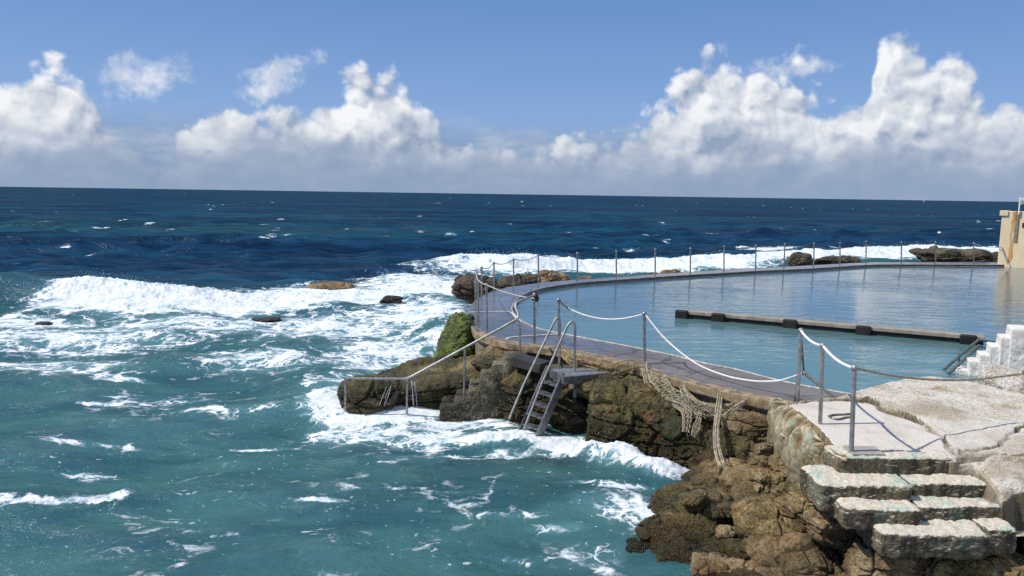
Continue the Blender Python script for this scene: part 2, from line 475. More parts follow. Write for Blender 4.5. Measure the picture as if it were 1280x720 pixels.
def mat_step(name, top, side, mint):
    m, N, out = material(name)
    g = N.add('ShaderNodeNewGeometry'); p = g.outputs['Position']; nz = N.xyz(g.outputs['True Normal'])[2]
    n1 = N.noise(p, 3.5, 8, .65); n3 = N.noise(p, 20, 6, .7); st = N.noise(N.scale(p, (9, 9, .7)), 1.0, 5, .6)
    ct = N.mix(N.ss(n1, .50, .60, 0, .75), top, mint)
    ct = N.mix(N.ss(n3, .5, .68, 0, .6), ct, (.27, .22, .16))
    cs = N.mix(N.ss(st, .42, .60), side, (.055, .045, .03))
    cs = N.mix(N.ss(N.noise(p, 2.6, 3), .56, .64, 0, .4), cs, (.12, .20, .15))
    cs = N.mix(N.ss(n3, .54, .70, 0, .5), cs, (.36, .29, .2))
    c = N.mix(N.ss(nz, .35, .75), cs, ct)  # risers' shade painted in as darker colour, on top of the weathering
    h = N.m('ADD', n3, N.m('MULTIPLY', st, .5))
    principled(N, out, **{'Base Color': c, 'Roughness': .8, 'Specular IOR Level': .3, 'Normal': N.bump(h, .8, .035)})
    return m
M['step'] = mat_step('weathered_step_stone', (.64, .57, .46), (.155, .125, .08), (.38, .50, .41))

def mat_concrete(name, a, b, stain, rough=.8, streak=.5, sc=3.0, bump=.4):
    m, N, out = material(name)
    p = pos(N); n1 = N.noise(p, sc, 8, .65); n3 = N.noise(p, 35, 4, .6); st = N.noise(N.scale(p, (7, 7, .5)), 1.2, 5, .6)
    c = N.mix(N.ss(n1, .35, .65), a, b)
    c = N.mix(N.ss(st, .48, .68, 0, streak), c, stain)
    c = N.mix(N.ss(n3, .55, .75, 0, .3), c, stain)
    principled(N, out, **{'Base Color': c, 'Roughness': rough, 'Specular IOR Level': .35, 'Normal': N.bump(N.m('ADD', n1, N.m('MULTIPLY', n3, .4)), bump, .02)})
    return m
M['wall_grey'] = mat_concrete('stained_concrete', (.15, .13, .10), (.24, .205, .155), (.06, .05, .035))
M['coping'] = mat_concrete('rough_tan_coping', (.19, .14, .08), (.35, .265, .165), (.09, .062, .035), sc=7, bump=1.0)
M['white_concrete'] = mat_concrete('whitewashed_concrete', (.62, .58, .53), (.72, .69, .65), (.45, .40, .34), streak=.45, sc=4)
M['cream'] = mat_concrete('cream_painted_wall', (.72, .57, .36), (.78, .64, .43), (.60, .42, .22), streak=.35, sc=.8, bump=.2)
M['rust'] = mat_concrete('rust_stain', (.42, .17, .045), (.58, .30, .10), (.70, .50, .27), streak=.6, sc=2)
M['beam'] = mat_concrete('beam_concrete', (.26, .22, .17), (.36, .31, .25), (.15, .12, .09), sc=5)
M['beam_dark'] = mat_concrete('near_black_beam', (.012, .012, .010), (.028, .026, .02), (.008, .008, .008), rough=.45)  # near-black colour on the beam's lower part and blocks
M['dark_steel'] = mat_concrete('dark_box', (.03, .028, .026), (.055, .05, .045), (.02, .018, .016), rough=.5)

def mat_deck():
    m, N, out = material('wet_deck_concrete')
    p = pos(N); wetn = N.add('ShaderNodeAttribute', attribute_name='wet').outputs['Fac']
    n1 = N.noise(p, .9, 8, .62); n3 = N.noise(p, 22, 5, .65)
    c = N.ramp(n1, [(.32, (.12, .10, .088)), (.5, (.175, .150, .135)), (.68, (.215, .19, .168))])
    c = N.mix(N.ss(N.noise(p, 2.2, 7, .68), .48, .66, 0, .6), c, (.10, .074, .055))
    c = N.mix(N.m('MULTIPLY', N.ss(N.vor(N.v('ADD', p, N.v('SCALE', N.v('SUBTRACT', N.noise(p, 1.4, 4, out=1), (.5, .5, .5)), scale=.5)), .55, 'DISTANCE_TO_EDGE'), .018, .004), .7), c, (.05, .04, .035))
    g = N.ss(N.m('ADD', wetn, N.m('MULTIPLY', N.m('SUBTRACT', n1, .5), .9)), .35, .75)
    c = N.mix(N.m('MULTIPLY', g, .55), c, N.mix(1.0, c, (.45, .48, .52), 'MULTIPLY'))
    al = N.add('ShaderNodeAttribute', attribute_name='algae').outputs['Fac']
    c = N.mix(N.m('MULTIPLY', al, N.ss(N.noise(p, 2.4, 6, .65), .44, .6, .15, .8)), c, (.062, .072, .028))
    r = N.m('ADD', N.m('MULTIPLY', g, -.38), N.m('ADD', .50, N.m('MULTIPLY', n3, .1)))
    principled(N, out, **{'Base Color': c, 'Roughness': r, 'Specular IOR Level': .5, 'Normal': N.bump(n3, .15, .01)})
    return m
M['deck'] = mat_deck()

def mat_simple(name, col, rough=.5, metal=0.0, spec=.5, n=0.0):
    m, N, out = material(name)
    c = col; p = pos(N)
    if n:
        c = N.mix(N.ss(N.noise(p, 12, 5, .6), .35, .7), tuple(x*(1-n) for x in col), tuple(min(1, x*(1+n)) for x in col))
    principled(N, out, **{'Base Color': c, 'Roughness': rough, 'Metallic': metal, 'Specular IOR Level': spec})
    return m
M['steel'] = mat_simple('galvanised_steel', (.36, .35, .33), .38, .85, n=.35)
M['bright_steel'] = mat_simple('brushed_steel', (.33, .32, .30), .45, .6, n=.25)
M['grey_steel'] = mat_simple('grey_ladder_steel', (.15, .155, .165), .42, .55, n=.3)
M['chain'] = mat_simple('chain_steel', (.16, .15, .14), .5, .6, n=.4)
M['green_rail'] = mat_simple('weathered_green_rail', (.10, .13, .11), .5, .2, n=.3)
M['rope_white'] = mat_simple('white_rope', (.74, .72, .68), .8, n=.12)
M['rope_tan'] = mat_simple('tan_rope', (.30, .255, .18), .85, n=.3)
M['rope_grey'] = mat_simple('grey_rope', (.45, .43, .40), .85, n=.2)
M['net'] = mat_simple('old_net_cord', (.43, .37, .255), .9, n=.35)
M['net_dark'] = mat_simple('weathered_netting', (.36, .27, .14), .9, n=.4)
M['white'] = mat_simple('white_paint', (.80, .79, .76), .5, n=.05)
M['line'] = mat_simple('worn_white_line', (.62, .60, .55), .7, n=.2)
M['rim'] = mat_simple('pale_rim', (.42, .40, .37), .6, n=.35)
M['black'] = mat_simple('dark_plaque', (.03, .03, .05), .4)
M['plate'] = mat_concrete('grey_hatch', (.30, .27, .25), (.36, .33, .30), (.2, .18, .16), sc=6)

def mat_foam():
    m, N, out = material('white_spray')
    principled(N, out, **{'Base Color': (.86, .88, .90), 'Roughness': .6})
    return m
M['spray'] = mat_foam()

def mat_sea():
    m, N, out = material('sea_water')
    p = pos(N)
    A = lambda k: N.add('ShaderNodeAttribute', attribute_name=k).outputs['Fac']
    foam, teal, fleck, dark = A('foam'), A('teal'), A('fleck'), A('shade')
    p2 = N.scale(p, (1, 1, .25))
    w1 = N.v('SUBTRACT', N.noise(p2, .8, 4, .55, out=1), (.5, .5, .5))
    w2 = N.v('SUBTRACT', N.noise(p2, 3.0, 3, .55, out=1), (.5, .5, .5))
    wp = N.v('ADD', N.v('ADD', p2, N.v('SCALE', w1, scale=1.5)), N.v('SCALE', w2, scale=.28))
    lace1 = N.ss(N.vor(wp, .95, 'DISTANCE_TO_EDGE'), .16, .0)
    lace2 = N.ss(N.vor(wp, 2.3, 'DISTANCE_TO_EDGE'), .14, .0)
    lace3 = N.ss(N.vor(wp, 5.5, 'DISTANCE_TO_EDGE'), .16, .0)
    nn = N.noise(wp, 1.5, 8, .66); n5 = N.noise(p, 9, 4, .65)
    pat = N.m('MAXIMUM', N.m('MULTIPLY', lace1, .95), N.m('MULTIPLY', lace2, .85))
    pat = N.m('MAXIMUM', pat, N.m('MULTIPLY', lace3, .62))
    pat = N.m('ADD', N.m('MULTIPLY', pat, .52), N.m('MULTIPLY', N.ss(nn, .28, .76), .62))
    pat = N.m('ADD', pat, N.m('MULTIPLY', N.m('SUBTRACT', n5, .5), .28))
    mask = N.ss(N.m('ADD', N.m('MULTIPLY', pat, .74), N.m('MULTIPLY', foam, .95)), .80, 1.06)
    # scattered flecks
    fl = N.ss(N.noise(N.scale(wp, (1, 1.4, 1)), 7.0, 3, .62), .655, .70)
    fl = N.m('MULTIPLY', N.m('MULTIPLY', fl, fleck), N.ss(N.noise(p, .55, 4, .6), .44, .58))
    trail = N.m('MULTIPLY', N.ss(N.vor(wp, .42, 'DISTANCE_TO_EDGE'), .05, .012), N.ss(N.noise(wp, 2.6, 5, .7), .50, .62))
    fl = N.m('MAXIMUM', fl, N.m('MULTIPLY', N.m('MULTIPLY', trail, fleck), N.ss(N.noise(p, .35, 3, .5), .48, .60)))
    mask = N.m('MAXIMUM', mask, N.m('MULTIPLY', fl, .9))
    deep = N.mix(N.ss(N.noise(N.scale(p, (.25, 1, 1)), .05, 3, .5), .40, .62), (.0028, .021, .055), (.0035, .035, .069))
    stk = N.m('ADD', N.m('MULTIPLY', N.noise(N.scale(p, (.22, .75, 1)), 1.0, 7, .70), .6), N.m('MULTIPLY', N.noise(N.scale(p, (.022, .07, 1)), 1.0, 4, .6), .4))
    deep = N.mix(N.ss(stk, .42, .58), N.mix(1.0, deep, (.35, .45, .52), 'MULTIPLY'), N.mix(1.0, deep, (1.8, 1.6, 1.45), 'MULTIPLY'))  # dark and bright slopes of far wavelets painted into the water colour as streaks
    tl = N.mix(N.ss(N.noise(N.scale(p, (.35, .8, 1)), 1.0, 6, .62), .38, .62), (.021, .084, .074), (.045, .138, .112))
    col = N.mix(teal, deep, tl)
    col = N.mix(N.m('MULTIPLY', dark, .85), col, (.016, .028, .024))
    milky = N.ss(foam, .20, .80, 0, .6)
    col = N.mix(milky, col, (.16, .34, .37))
    b0 = N.noise(N.scale(p, (.5, 1.2, 1)), .28, 5, .6, .4); b1 = N.noise(N.scale(p, (.8, 1.2, 1)), 1.6, 6, .62, .4); b2 = N.noise(N.scale(p, (.8, 1.3, 1)), 6.5, 4, .6, .3)
    bh = N.m('ADD', N.m('ADD', N.m('ADD', b1, N.m('MULTIPLY', b2, .30)), N.m('MULTIPLY', N.noise(p, 18, 3, .6), .07)), N.m('MULTIPLY', b0, N.m('MULTIPLY', A('open'), 5.0)))
    nb = N.bump(bh, .8, .16)
    body = principled(N, None, **{'Base Color': col, 'Roughness': .5, 'Specular IOR Level': 0.0, 'Normal': N.bump(bh, .4, .16)})
    gl = N.add('ShaderNodeBsdfGlossy', i={'Color': (.9, .95, 1.0), 'Roughness': .10, 'Normal': nb})
    fr_ = N.add('ShaderNodeFresnel', i={'IOR': 1.33, 'Normal': nb})
    # a wavy sea turns its slopes to the viewer: the mirror share never gets near one
    open_ = A('open')
    near_ = N.m('MINIMUM', fr_.outputs[0], .20); far_ = N.m('MINIMUM', N.m('MULTIPLY', N.m('POWER', fr_.outputs[0], 1.5), .42), .075)
    fac = N.m('ADD', N.m('MULTIPLY', near_, N.m('SUBTRACT', 1.0, open_)), N.m('MULTIPLY', far_, open_))
    wm = N.add('ShaderNodeMixShader', i={0: fac}); N.L.new(body, wm.inputs[1]); N.L.new(gl.outputs[0], wm.inputs[2])
    water = wm.outputs[0]
    fh = N.m('ADD', N.m('MULTIPLY', nn, .5), N.m('MULTIPLY', N.noise(p, 7, 6, .7), .5))
    fo = principled(N, None, **{'Base Color': N.mix(N.ss(fh, .38, .60), (.50, .60, .65), (.88, .89, .90)), 'Roughness': .75, 'Specular IOR Level': .2, 'Normal': N.bump(fh, .8, .12)})  # grey shading of the foam's hollows painted into its colour
    mx = N.add('ShaderNodeMixShader', i={0: mask}); N.L.new(water, mx.inputs[1]); N.L.new(fo, mx.inputs[2])
    N.L.new(mx.outputs[0], out.inputs['Surface'])
    return m
M['sea'] = mat_sea()

def mat_pool():
    m, N, out = material('pool_water')
    p = pos(N)
    q = N.scale(p, (.7, 1.5, 1))
    b1 = N.noise(q, 1.5, 4, .5, .5); b2 = N.noise(q, 5.0, 3, .5, .3)
    h = N.m('ADD', b1, N.m('MULTIPLY', b2, .18))
    x, y, z = N.xyz(p)
    n = N.noise(p, .12, 3, .5)
    col = N.mix(N.ss(N.m('ADD', y, N.m('MULTIPLY', N.m('SUBTRACT', n, .5), 14)), 12, 26), (.105, .200, .195), (.065, .125, .155))
    amt = N.ss(N.noise(N.scale(p, (.16, .22, 1)), 1.0, 3, .5), .36, .62, .25, 1.0)
    principled(N, out, **{'Base Color': col, 'Roughness': .04, 'IOR': 1.33, 'Specular IOR Level': .5, 'Normal': N.bump(h, N.m('MULTIPLY', amt, .60), .06)})
    return m
M['pool'] = mat_pool()

def mat_flow():
    m, N, out = material('rippled_limestone')
    p = pos(N); rp = N.add('ShaderNodeAttribute', attribute_name='ripple').outputs['Fac']; dn = N.add('ShaderNodeAttribute', attribute_name='down').outputs['Fac']
    n1 = N.noise(p, 4, 7, .65); n3 = N.noise(p, 25, 5, .65)
    c = N.ramp(rp, [(.15, (.20, .14, .065)), (.5, (.34, .27, .16)), (.85, (.56, .50, .39))])
    c = N.mix(N.ss(n1, .5, .62, 0, .65), c, (.34, .42, .32))
    c = N.mix(N.ss(N.m('ADD', dn, N.m('MULTIPLY', n1, .5)), .75, 1.2, 0, .8), c, (.13, .10, .06))
    c = N.mix(N.ss(n3, .52, .7, 0, .45), c, (.22, .16, .09))
    principled(N, out, **{'Base Color': c, 'Roughness': .75, 'Specular IOR Level': .35, 'Normal': N.bump(N.m('ADD', n3, n1), .7, .025)})
    return m
M['flow'] = mat_flow()

# ------------------------------------------------------------------ sea
def build_sea():
    yo = np.concatenate([np.arange(760, 190, -1.5), np.arange(190, 60, -.42), np.arange(60, 12, -.6), np.arange(12, 1.2, -.5)])
    d = 4.4*F/yo
    d = np.concatenate([d, [4000, 6000, 10000, 20000, 40000, 90000]]).astype(np.float32)
    tx = np.linspace(-.98, .98, 1250).astype(np.float32)
    Y, T = np.meshgrid(d, tx, indexing='ij'); X = Y*T
    gap = np.gradient(d)[:, None]*np.ones_like(T)
    gap = np.maximum(gap, Y*(tx[1]-tx[0]))
    sh = X.shape; x = X.ravel(); y = Y.ravel(); gp = gap.ravel()
    rng = np.random.RandomState(3)
    Z = np.zeros_like(x)
    pm = np.stack([x*.03, y*.03, np.zeros_like(x)], -1); grp = .75+.6*perlin(pm)
    # calmer near the camera (cove), higher chop out at sea
    open_ = sst(y, 20, 60)
    for k in range(46):
        lam = .7*(40/.7)**(k/45)
        th = rng.normal(R(-100), R(34)); s = rng.uniform(.7, 1.3)*(.030 if lam > 3 else .024)
        kk = 2*math.pi/lam; ph = rng.uniform(0, 6.28)
        a = s/kk*(1.9-.5*sst(y, 20, 60) if lam < 7 else 1.0)
        fade = sst(lam/gp, 2.2, 4.5)*sst(9000-y, 0, 6000)
        if lam > 9: fade = fade*(.38+.12*open_)
        elif lam > 2.2: fade = fade*(1+.9*open_)
        wv = np.sin(kk*(x*math.cos(th)+y*math.sin(th))+ph+1.2*perlin(pm*(8/lam+.6)+k))
        Z += (a*fade*(2*((wv+1)/2)**1.6-.9)*grp*(.85+.5*open_)).astype(np.float32)
    foam = np.zeros_like(x); fleck = np.full_like(x, .0); shade = np.zeros_like(x); rough = np.zeros_like(x)
    # breakers: crest line through (photo x, photo y of the crest top, distance)
    def breaker(pts, wf, wb, foamline, ffoam, name=None):
        nonlocal Z, foam, rough
        q = np.array([D(a, b, c) for a, b, c in pts]); o = np.argsort(q[:, 0]); q = q[o]
        n1 = perlin(np.stack([x*.35, np.zeros_like(x)+3, np.zeros_like(x)], -1))
        yc = np.interp(x, q[:, 0], q[:, 1])+.5*n1; H = np.interp(x, q[:, 0], q[:, 2])*(1+.12*n1+.16*perlin(np.stack([x*1.1, np.zeros_like(x)+8, np.zeros_like(x)], -1)))
        ends = sst(x, q[0, 0]-6, q[0, 0])*sst(-x, -q[-1, 0]-6, -q[-1, 0])
        s = y-yc
        prof = np.where(s > 0, np.exp(-(s/wb)**2), np.exp(-(np.abs(s)/wf)**1.6))
        near = np.abs(s) < 12
        Z = np.where(near, Z*(1-.6*prof*ends), Z)+np.maximum(H, 0)*prof*ends
        fx = np.array([D(a, 350, q[:, 1].mean())[0] for a, _ in foamline]); fv = np.array([v for _, v in foamline])
        cov = np.interp(x, fx, fv)
        fp = np.where(s > 0, np.exp(-(s/(wb*.35))**2), np.exp(-(np.abs(s)/ffoam)**2.5))
        foam = np.maximum(foam, cov*fp*ends); rough = np.maximum(rough, cov*ends*np.where(s > 0, np.exp(-(s/(wb*.5))**2), np.exp(-(np.abs(s)/(wf*1.8))**2)))
    breaker([(-160, 345, 29), (0, 345, 29.5), (90, 350, 30), (140, 354, 30), (210, 361, 30), (300, 372, 30.5), (360, 378, 31), (430, 379, 32), (560, 368, 35)], 1.15, 3.2,
            [(-200, .05), (60, .12), (92, .5), (120, 1.15), (600, 1.15)], 3.4)
    breaker([(380, 345, 44), (470, 335, 44), (520, 325, 44), (560, 321, 44), (640, 318, 44), (690, 322, 46), (760, 325, 48), (820, 325, 49), (880, 320, 51), (960, 316, 55), (1060, 312, 58), (1150, 308, 62), (1300, 306, 66)], 1.6, 4.5,
            [(300, 0), (480, .1), (540, .45), (600, .75), (640, 1.1), (1400, 1.1)], 5.0)
    breaker([(880, 320, 62), (960, 309, 66), (1040, 308, 70)], 2, 5, [(860, .0), (930, .7), (1000, .9), (1060, .4)], 4)
    # a low swell line in the cove
    breaker([(-60, 655, 9.9), (30, 641, 10.1), (130, 632, 10.3), (160, 640, 10.4)], .35, 1.0, [(-80, .55), (125, .62), (150, .2)], .16)
    # foam patches (photo x, y, half sizes in photo pixels, strength) laid on the water
    def patch(px, py, rx, ry, s, pw=2.0, z=0.0):
        nonlocal foam
        c = P(px, py, z); dd = c[1]
        ax = rx*dd/F; ay = ry*dd*dd/(4.4*F)
        r2 = (np.abs((x-c[0])/ax)**2+np.abs((y-c[1])/ay)**2)**(pw/2)
        foam = np.maximum(foam, s*np.exp(-r2))
    patch(80, 415, 240, 24, .60); patch(250, 400, 220, 18, .64); patch(60, 450, 170, 18, .52)
    patch(420, 400, 150, 24, .66); patch(520, 388, 90, 24, .74); patch(520, 355, 90, 14, .85); patch(480, 430, 100, 28, .66)
    patch(390, 365, 90, 10, .95); patch(330, 440, 120, 18, .58); patch(420, 470, 60, 26, .55); patch(560, 420, 40, 22, .8)
    patch(150, 462, 60, 4, .62); patch(125, 493, 30, 3, .7); patch(210, 485, 130, 16, .44); patch(60, 440, 60, 5, .6)
    patch(415, 495, 50, 18, .82); patch(440, 512, 50, 9, .9); patch(485, 507, 70, 8, 1.05); patch(555, 518, 50, 9, .95); patch(520, 500, 70, 11, 1.05); patch(450, 522, 95, 20, .70); patch(540, 535, 100, 18, .72); patch(620, 540, 90, 14, .85); patch(700, 548, 60, 12, 1.0)
    patch(510, 560, 130, 12, .40); patch(740, 560, 70, 12, .95); patch(790, 572, 60, 16, 1.15); patch(830, 592, 40, 14, 1.1); patch(640, 560, 80, 10, .5)
    patch(770, 635, 110, 28, .50); patch(740, 690, 90, 36, .44); patch(800, 640, 44, 34, .58); patch(640, 640, 120, 14, .40); patch(560, 610, 70, 7, .44); patch(740, 605, 60, 5, .55)
    patch(405, 623, 42, 5, .72); patch(700, 655, 70, 8, .52); patch(780, 612, 50, 6, .6); patch(640, 690, 60, 8, .42); patch(130, 540, 120, 6, .44); patch(180, 640, 160, 12, .24); patch(250, 560, 200, 30, .16); patch(110, 575, 70, 7, .48); patch(480, 660, 200, 30, .26); patch(300, 500, 160, 12, .40); patch(330, 540, 90, 5, .5)
    patch(40, 396, 110, 9, .72); patch(600, 520, 60, 10, .7); patch(330, 525, 120, 20, .2)
    # splash mound against the cliff
    def mound(px, py, rx, ry, hgt):
        nonlocal Z, rough
        c = P(px, py, 0); dd = c[1]; ax = rx*dd/F; ay = ry*dd*dd/(4.4*F)
        g = np.exp(-((x-c[0])/ax)**2-((y-c[1])/ay)**2); Z = Z+hgt*g; rough = np.maximum(rough, g*.8)
    mound(735, 562, 22, 10, .22); mound(775, 572, 34, 13, .32); mound(825, 592, 38, 14, .26); mound(620, 545, 60, 12, .08)
    mound(560, 395, 40, 14, .25); mound(540, 415, 30, 14, .2)
    # whitecaps far out
    for k in range(130):
        yo_ = rng.uniform(6, 78); px = rng.uniform(-80, 1360)
        dd = 4.4*F/yo_; cx = (px-640)/F*dd; L = rng.uniform(1.2, 4.5)*yo_/70+.4
        mk = (np.abs(y-dd) < dd*.12)
        r2 = ((x-cx)/(L*dd/F*(2.2 if yo_ < 40 else 3)))**2+((y-dd)/(rng.uniform(.35, .8)*dd*dd/(4.4*F)))**2
        foam = np.maximum(foam, np.where(mk, rng.uniform(.4, .8)*np.exp(-r2), 0))
    # lumps of the broken water
    mk = rough > .03
    pp = np.stack([x[mk], y[mk], Z[mk]], -1)
    Z[mk] += rough[mk]*(.20*fbm(pp*1.1, 4, .6)+.20*np.abs(fbm(pp*2.6+7, 4, .65)))
    # colour: teal in the cove, blue outside
    pn = perlin(np.stack([x*.06, y*.06, np.zeros_like(x)+2], -1))
    teal = (1-sst(y+6*pn, 20, 40))*.82
    band = np.exp(-((y-88-10*pn)/16)**2)*sst(-x, -12, 25)*.24
    q = np.interp(x, [-40, -16, 8, 20, 40], [28.3, 29.0, 42, 50, 60])
    face = np.exp(-((y-q+.2)/2.4)**2)*np.where(x < 0, .45, .75)
    teal = np.clip(np.maximum(np.maximum(teal, band), face)+.12*pn, 0, 1)
    # submerged rock near the foot of the cliff
    for px, py, rx, ry, s in ((690, 572, 90, 12, .75), (590, 580, 80, 14, .6), (780, 620, 40, 10, .5), (700, 610, 70, 14, .4), (740, 700, 60, 30, .55)):
        c = P(px, py, 0); dd = c[1]
        shade = np.maximum(shade, s*np.exp(-((x-c[0])/(rx*dd/F))**2-((y-c[1])/(ry*dd*dd/(4.4*F)))**2))
    fleck = sst(-y, -26, -10)*.9
    # keep the water under the pool and the platform low
    V = np.stack([x, y, Z], -1)
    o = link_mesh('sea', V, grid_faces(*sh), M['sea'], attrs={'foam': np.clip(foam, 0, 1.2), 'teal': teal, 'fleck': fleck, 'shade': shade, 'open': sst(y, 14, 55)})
    tag(o, kind='structure')
    return x.reshape(sh), y.reshape(sh), Z.reshape(sh), foam.reshape(sh), rough.reshape(sh)
SEA = build_sea()

def build_spray():
    x, y, Z, foam, rough = (a.ravel() for a in SEA)
    rng = np.random.RandomState(11)
    mk = np.where((rough > .45) & (foam > .7) & (y < 70))[0]
    w = (y[mk]**2)*np.clip(Z[mk], 0.02, 1.5); w /= w.sum()
    pick = rng.choice(mk, 2600, p=w)
    ico = np.array([(0, 0, 1), (.9, 0, -.3), (-.45, .78, -.3), (-.45, -.78, -.3)])
    V = []; Q = []
    for k, i in enumerate(pick):
        r = rng.uniform(.006, .020)*(y[i]/30)**.4*.8
        c = np.array([x[i]+rng.normal()*.25, y[i]+rng.normal()*.25, Z[i]+min(abs(rng.normal())*.15*(.4+Z[i]), .35)])
        b = len(V); M3 = rot3(*rng.uniform(0, 360, 3))
        V.extend(c+r*(ico@M3.T)); Q += [(b, b+1, b+2), (b, b+2, b+3), (b, b+3, b+1), (b+1, b+3, b+2)]
    o = link_mesh('sea_spray', np.array(V), np.array(Q), M['spray'])
    tag(o, 'white droplets thrown up over the breaking waves', 'spray', kind='stuff')
build_spray()

# ------------------------------------------------------------------ pool, deck and pool wall
ZD, ZP, ZW = 1.2, 1.5, 1.10           # deck, platform, pool water
STA = [((1420, 327.5), (1420, 332)), ((1252, 327.5), (1252, 331)), ((1125, 327.5), (1125, 330.5)), ((1082, 328), (1082, 331.3)), ((1015, 331.5), (1015, 335.6)), ((945, 335), (950, 338.5)),
       ((905, 337), (908, 341)), ((860, 340), (865, 343.5)), ((819, 342.5), (825, 346)), ((770, 346), (775, 349.5)), ((721, 349.5), (728, 353)),
       ((673, 354), (690, 358)), ((640, 358), (668, 363)), ((617, 364), (654, 368.5)), ((603, 370), (646, 374)), ((594, 377), (641, 381)),
       ((585, 388), (640, 387)), ((586, 400), (644, 394)), ((592, 411), (650, 400)), ((603, 419), (657, 404)), ((620, 424), (668, 409)),
       ((650, 430), (685, 413.5)), ((702, 437), (722, 421)), ((765, 450), (780, 432)), ((820, 465), (835, 443)), ((865, 478), (880, 454)),
       ((902, 487), (920, 462)), ((960, 499), (975, 476)), ((1000, 507), (1030, 487)), ((1060, 518), (1090, 497))]
outer = np.array([P(*a, ZD) for a, b in STA]); inner = np.array([P(*b, ZD) for a, b in STA])
def dense(pts, m=8): return np.array(smooth_path(pts, m))
def build_deck():
    o = dense(outer); i = dense(inner); n = len(o)
    K = 14
    V = []; wet = []; alg = []
    for k in range(n):
        for j in range(K):
            t = j/(K-1); p = o[k]*(1-t)+i[k]*t
            V.append(p)
        V.append(i[k]+np.array([0, 0, -.6]))
    V = np.array(V)
    x, y = V[:, 0], V[:, 1]
    V[:, 2] += .012*fbm(np.stack([x*.8, y*.8, 0*x], -1), 3)*(V[:, 2] > 1)
    w = sst(y, 13.0, 18)*.8+.25; 
    al = np.exp(-(((y-18.0)/1.6)**2))*sst(-x, -1.2, .1)
    link = link_mesh('pool_deck', V, grid_faces(n, K+1)[:, ::-1], M['deck'], attrs={'wet': w, 'algae': al}); tag(link, kind='structure')
    # pale rim along the water
    mb = MB(); mb.tube([p+np.array([0, 0, .002]) for p in i], .018, 6); rim = mb
    # pool water
    pts = [tuple(p[:2]) for p in i]+[(16.0, 11.8), (34, 12), (40, 36)]
    # grid triangulation through one ngon is enough: the surface is level
    me = bpy.data.meshes.new('pool_water'); me.from_pydata([(a, b, ZW) for a, b in pts], [], [list(range(len(pts)))]); me.update()
    if me.polygons[0].normal.z < 0: me.flip_normals()
    ob = bpy.data.objects.new('pool_water', me); COL.objects.link(ob); me.materials.append(M['pool']); tag(ob, kind='structure')
    # wall below the deck: coping course and wall face
    w = thing('pool_wall', 'stained concrete pool wall topped by a rough tan stone edge', 'wall', (float(o[150][0]), float(o[150][1]), 0))
    rim.build('pool_rim', M['rim'], w)
    def band(name, zt, zb, outw, mat, k0, k1, noise, rows, topw):
        a = o[k0:k1]; a = lerp_path(a, max(60, int(np.linalg.norm(np.diff(a, axis=0), axis=1).sum()/.05)))
        t = np.gradient(a, axis=0); t /= np.linalg.norm(t, axis=1)[:, None]
        nn = np.stack([t[:, 1]*0-t[:, 1]*-1, -t[:, 0], 0*t[:, 0]], -1)
        # outward: away from the pool
        mid = inner.mean(0); sg = np.sign(((a-mid)*nn).sum(1).mean()); nn *= sg
        prof = [(-topw, zt+.004)]+[(outw, zt-.0-(zt-zb)*q) for q in np.linspace(0.02, 1, rows)]+[(-.05, zb)]
        VV = np.stack([a+nn*u+np.array([0, 0, 1.0])*(zz-a[:, 2:3]) for u, zz in prof], 1)
        sh = VV.shape[:2]; q = VV.reshape(-1, 3)
        dsp = noise*fbm(q*4.0, 4, .6)+noise*.6*fbm(q*13, 2)
        q = q+np.repeat(nn, sh[1], 0)*dsp[:, None]+np.array([0, 0, 1.0])*(.5*noise*fbm(q*5+9, 3))[:, None]
        return link_mesh(name, q, grid_faces(*sh), mat, w)
    band('wall_face', ZD-.14, -.6, -.06, M['wall_grey'], 0, len(o), .012, 14, .0)
    band('coping', ZD, ZD-.17, .03, M['coping'], 18*8, len(o), .035, 6, .16)
    band('coping', ZD, ZD-.15, .02, M['wall_grey'], 0, 18*8+1, .012, 4, .02)
build_deck()

# lines painted on the deck corner
mb = MB()
def strip(mb, pts, w, z):
    pts = [np.array(p, float) for p in pts]; b = len(mb.v)
    for k, p in enumerate(pts):
        t = pts[min(k+1, len(pts)-1)]-pts[max(k-1, 0)]; n = np.array([-t[1], t[0], 0]); n /= np.linalg.norm(n)
        mb.v.append(p+n*w/2); mb.v.append(p-n*w/2)
    for k in range(len(pts)-1): mb.f.append((b+2*k, b+2*k+1, b+2*k+3, b+2*k+2))
strip(mb, smooth_path([P(585, 390, ZD+.012), P(610, 389.5, ZD+.012), P(636, 389.5, ZD+.012), P(643, 395, ZD+.012), P(650, 402, ZD+.012)], 5), .06, 0)
o = mb.build('deck_line', M['line'], smooth=False); tag(o, 'worn white line running from the mossy rock to the pool rim', 'painted line')
mb = MB()
strip(mb, smooth_path([P(632, 424, ZD+.015), P(640, 421, ZD+.015), P(668, 419, ZD+.015), P(700, 417, ZD+.015)], 5), .05, 0)
o = mb.build('deck_line', M['line'], smooth=False); tag(o, 'short worn white line on the deck above the ladder', 'painted line')

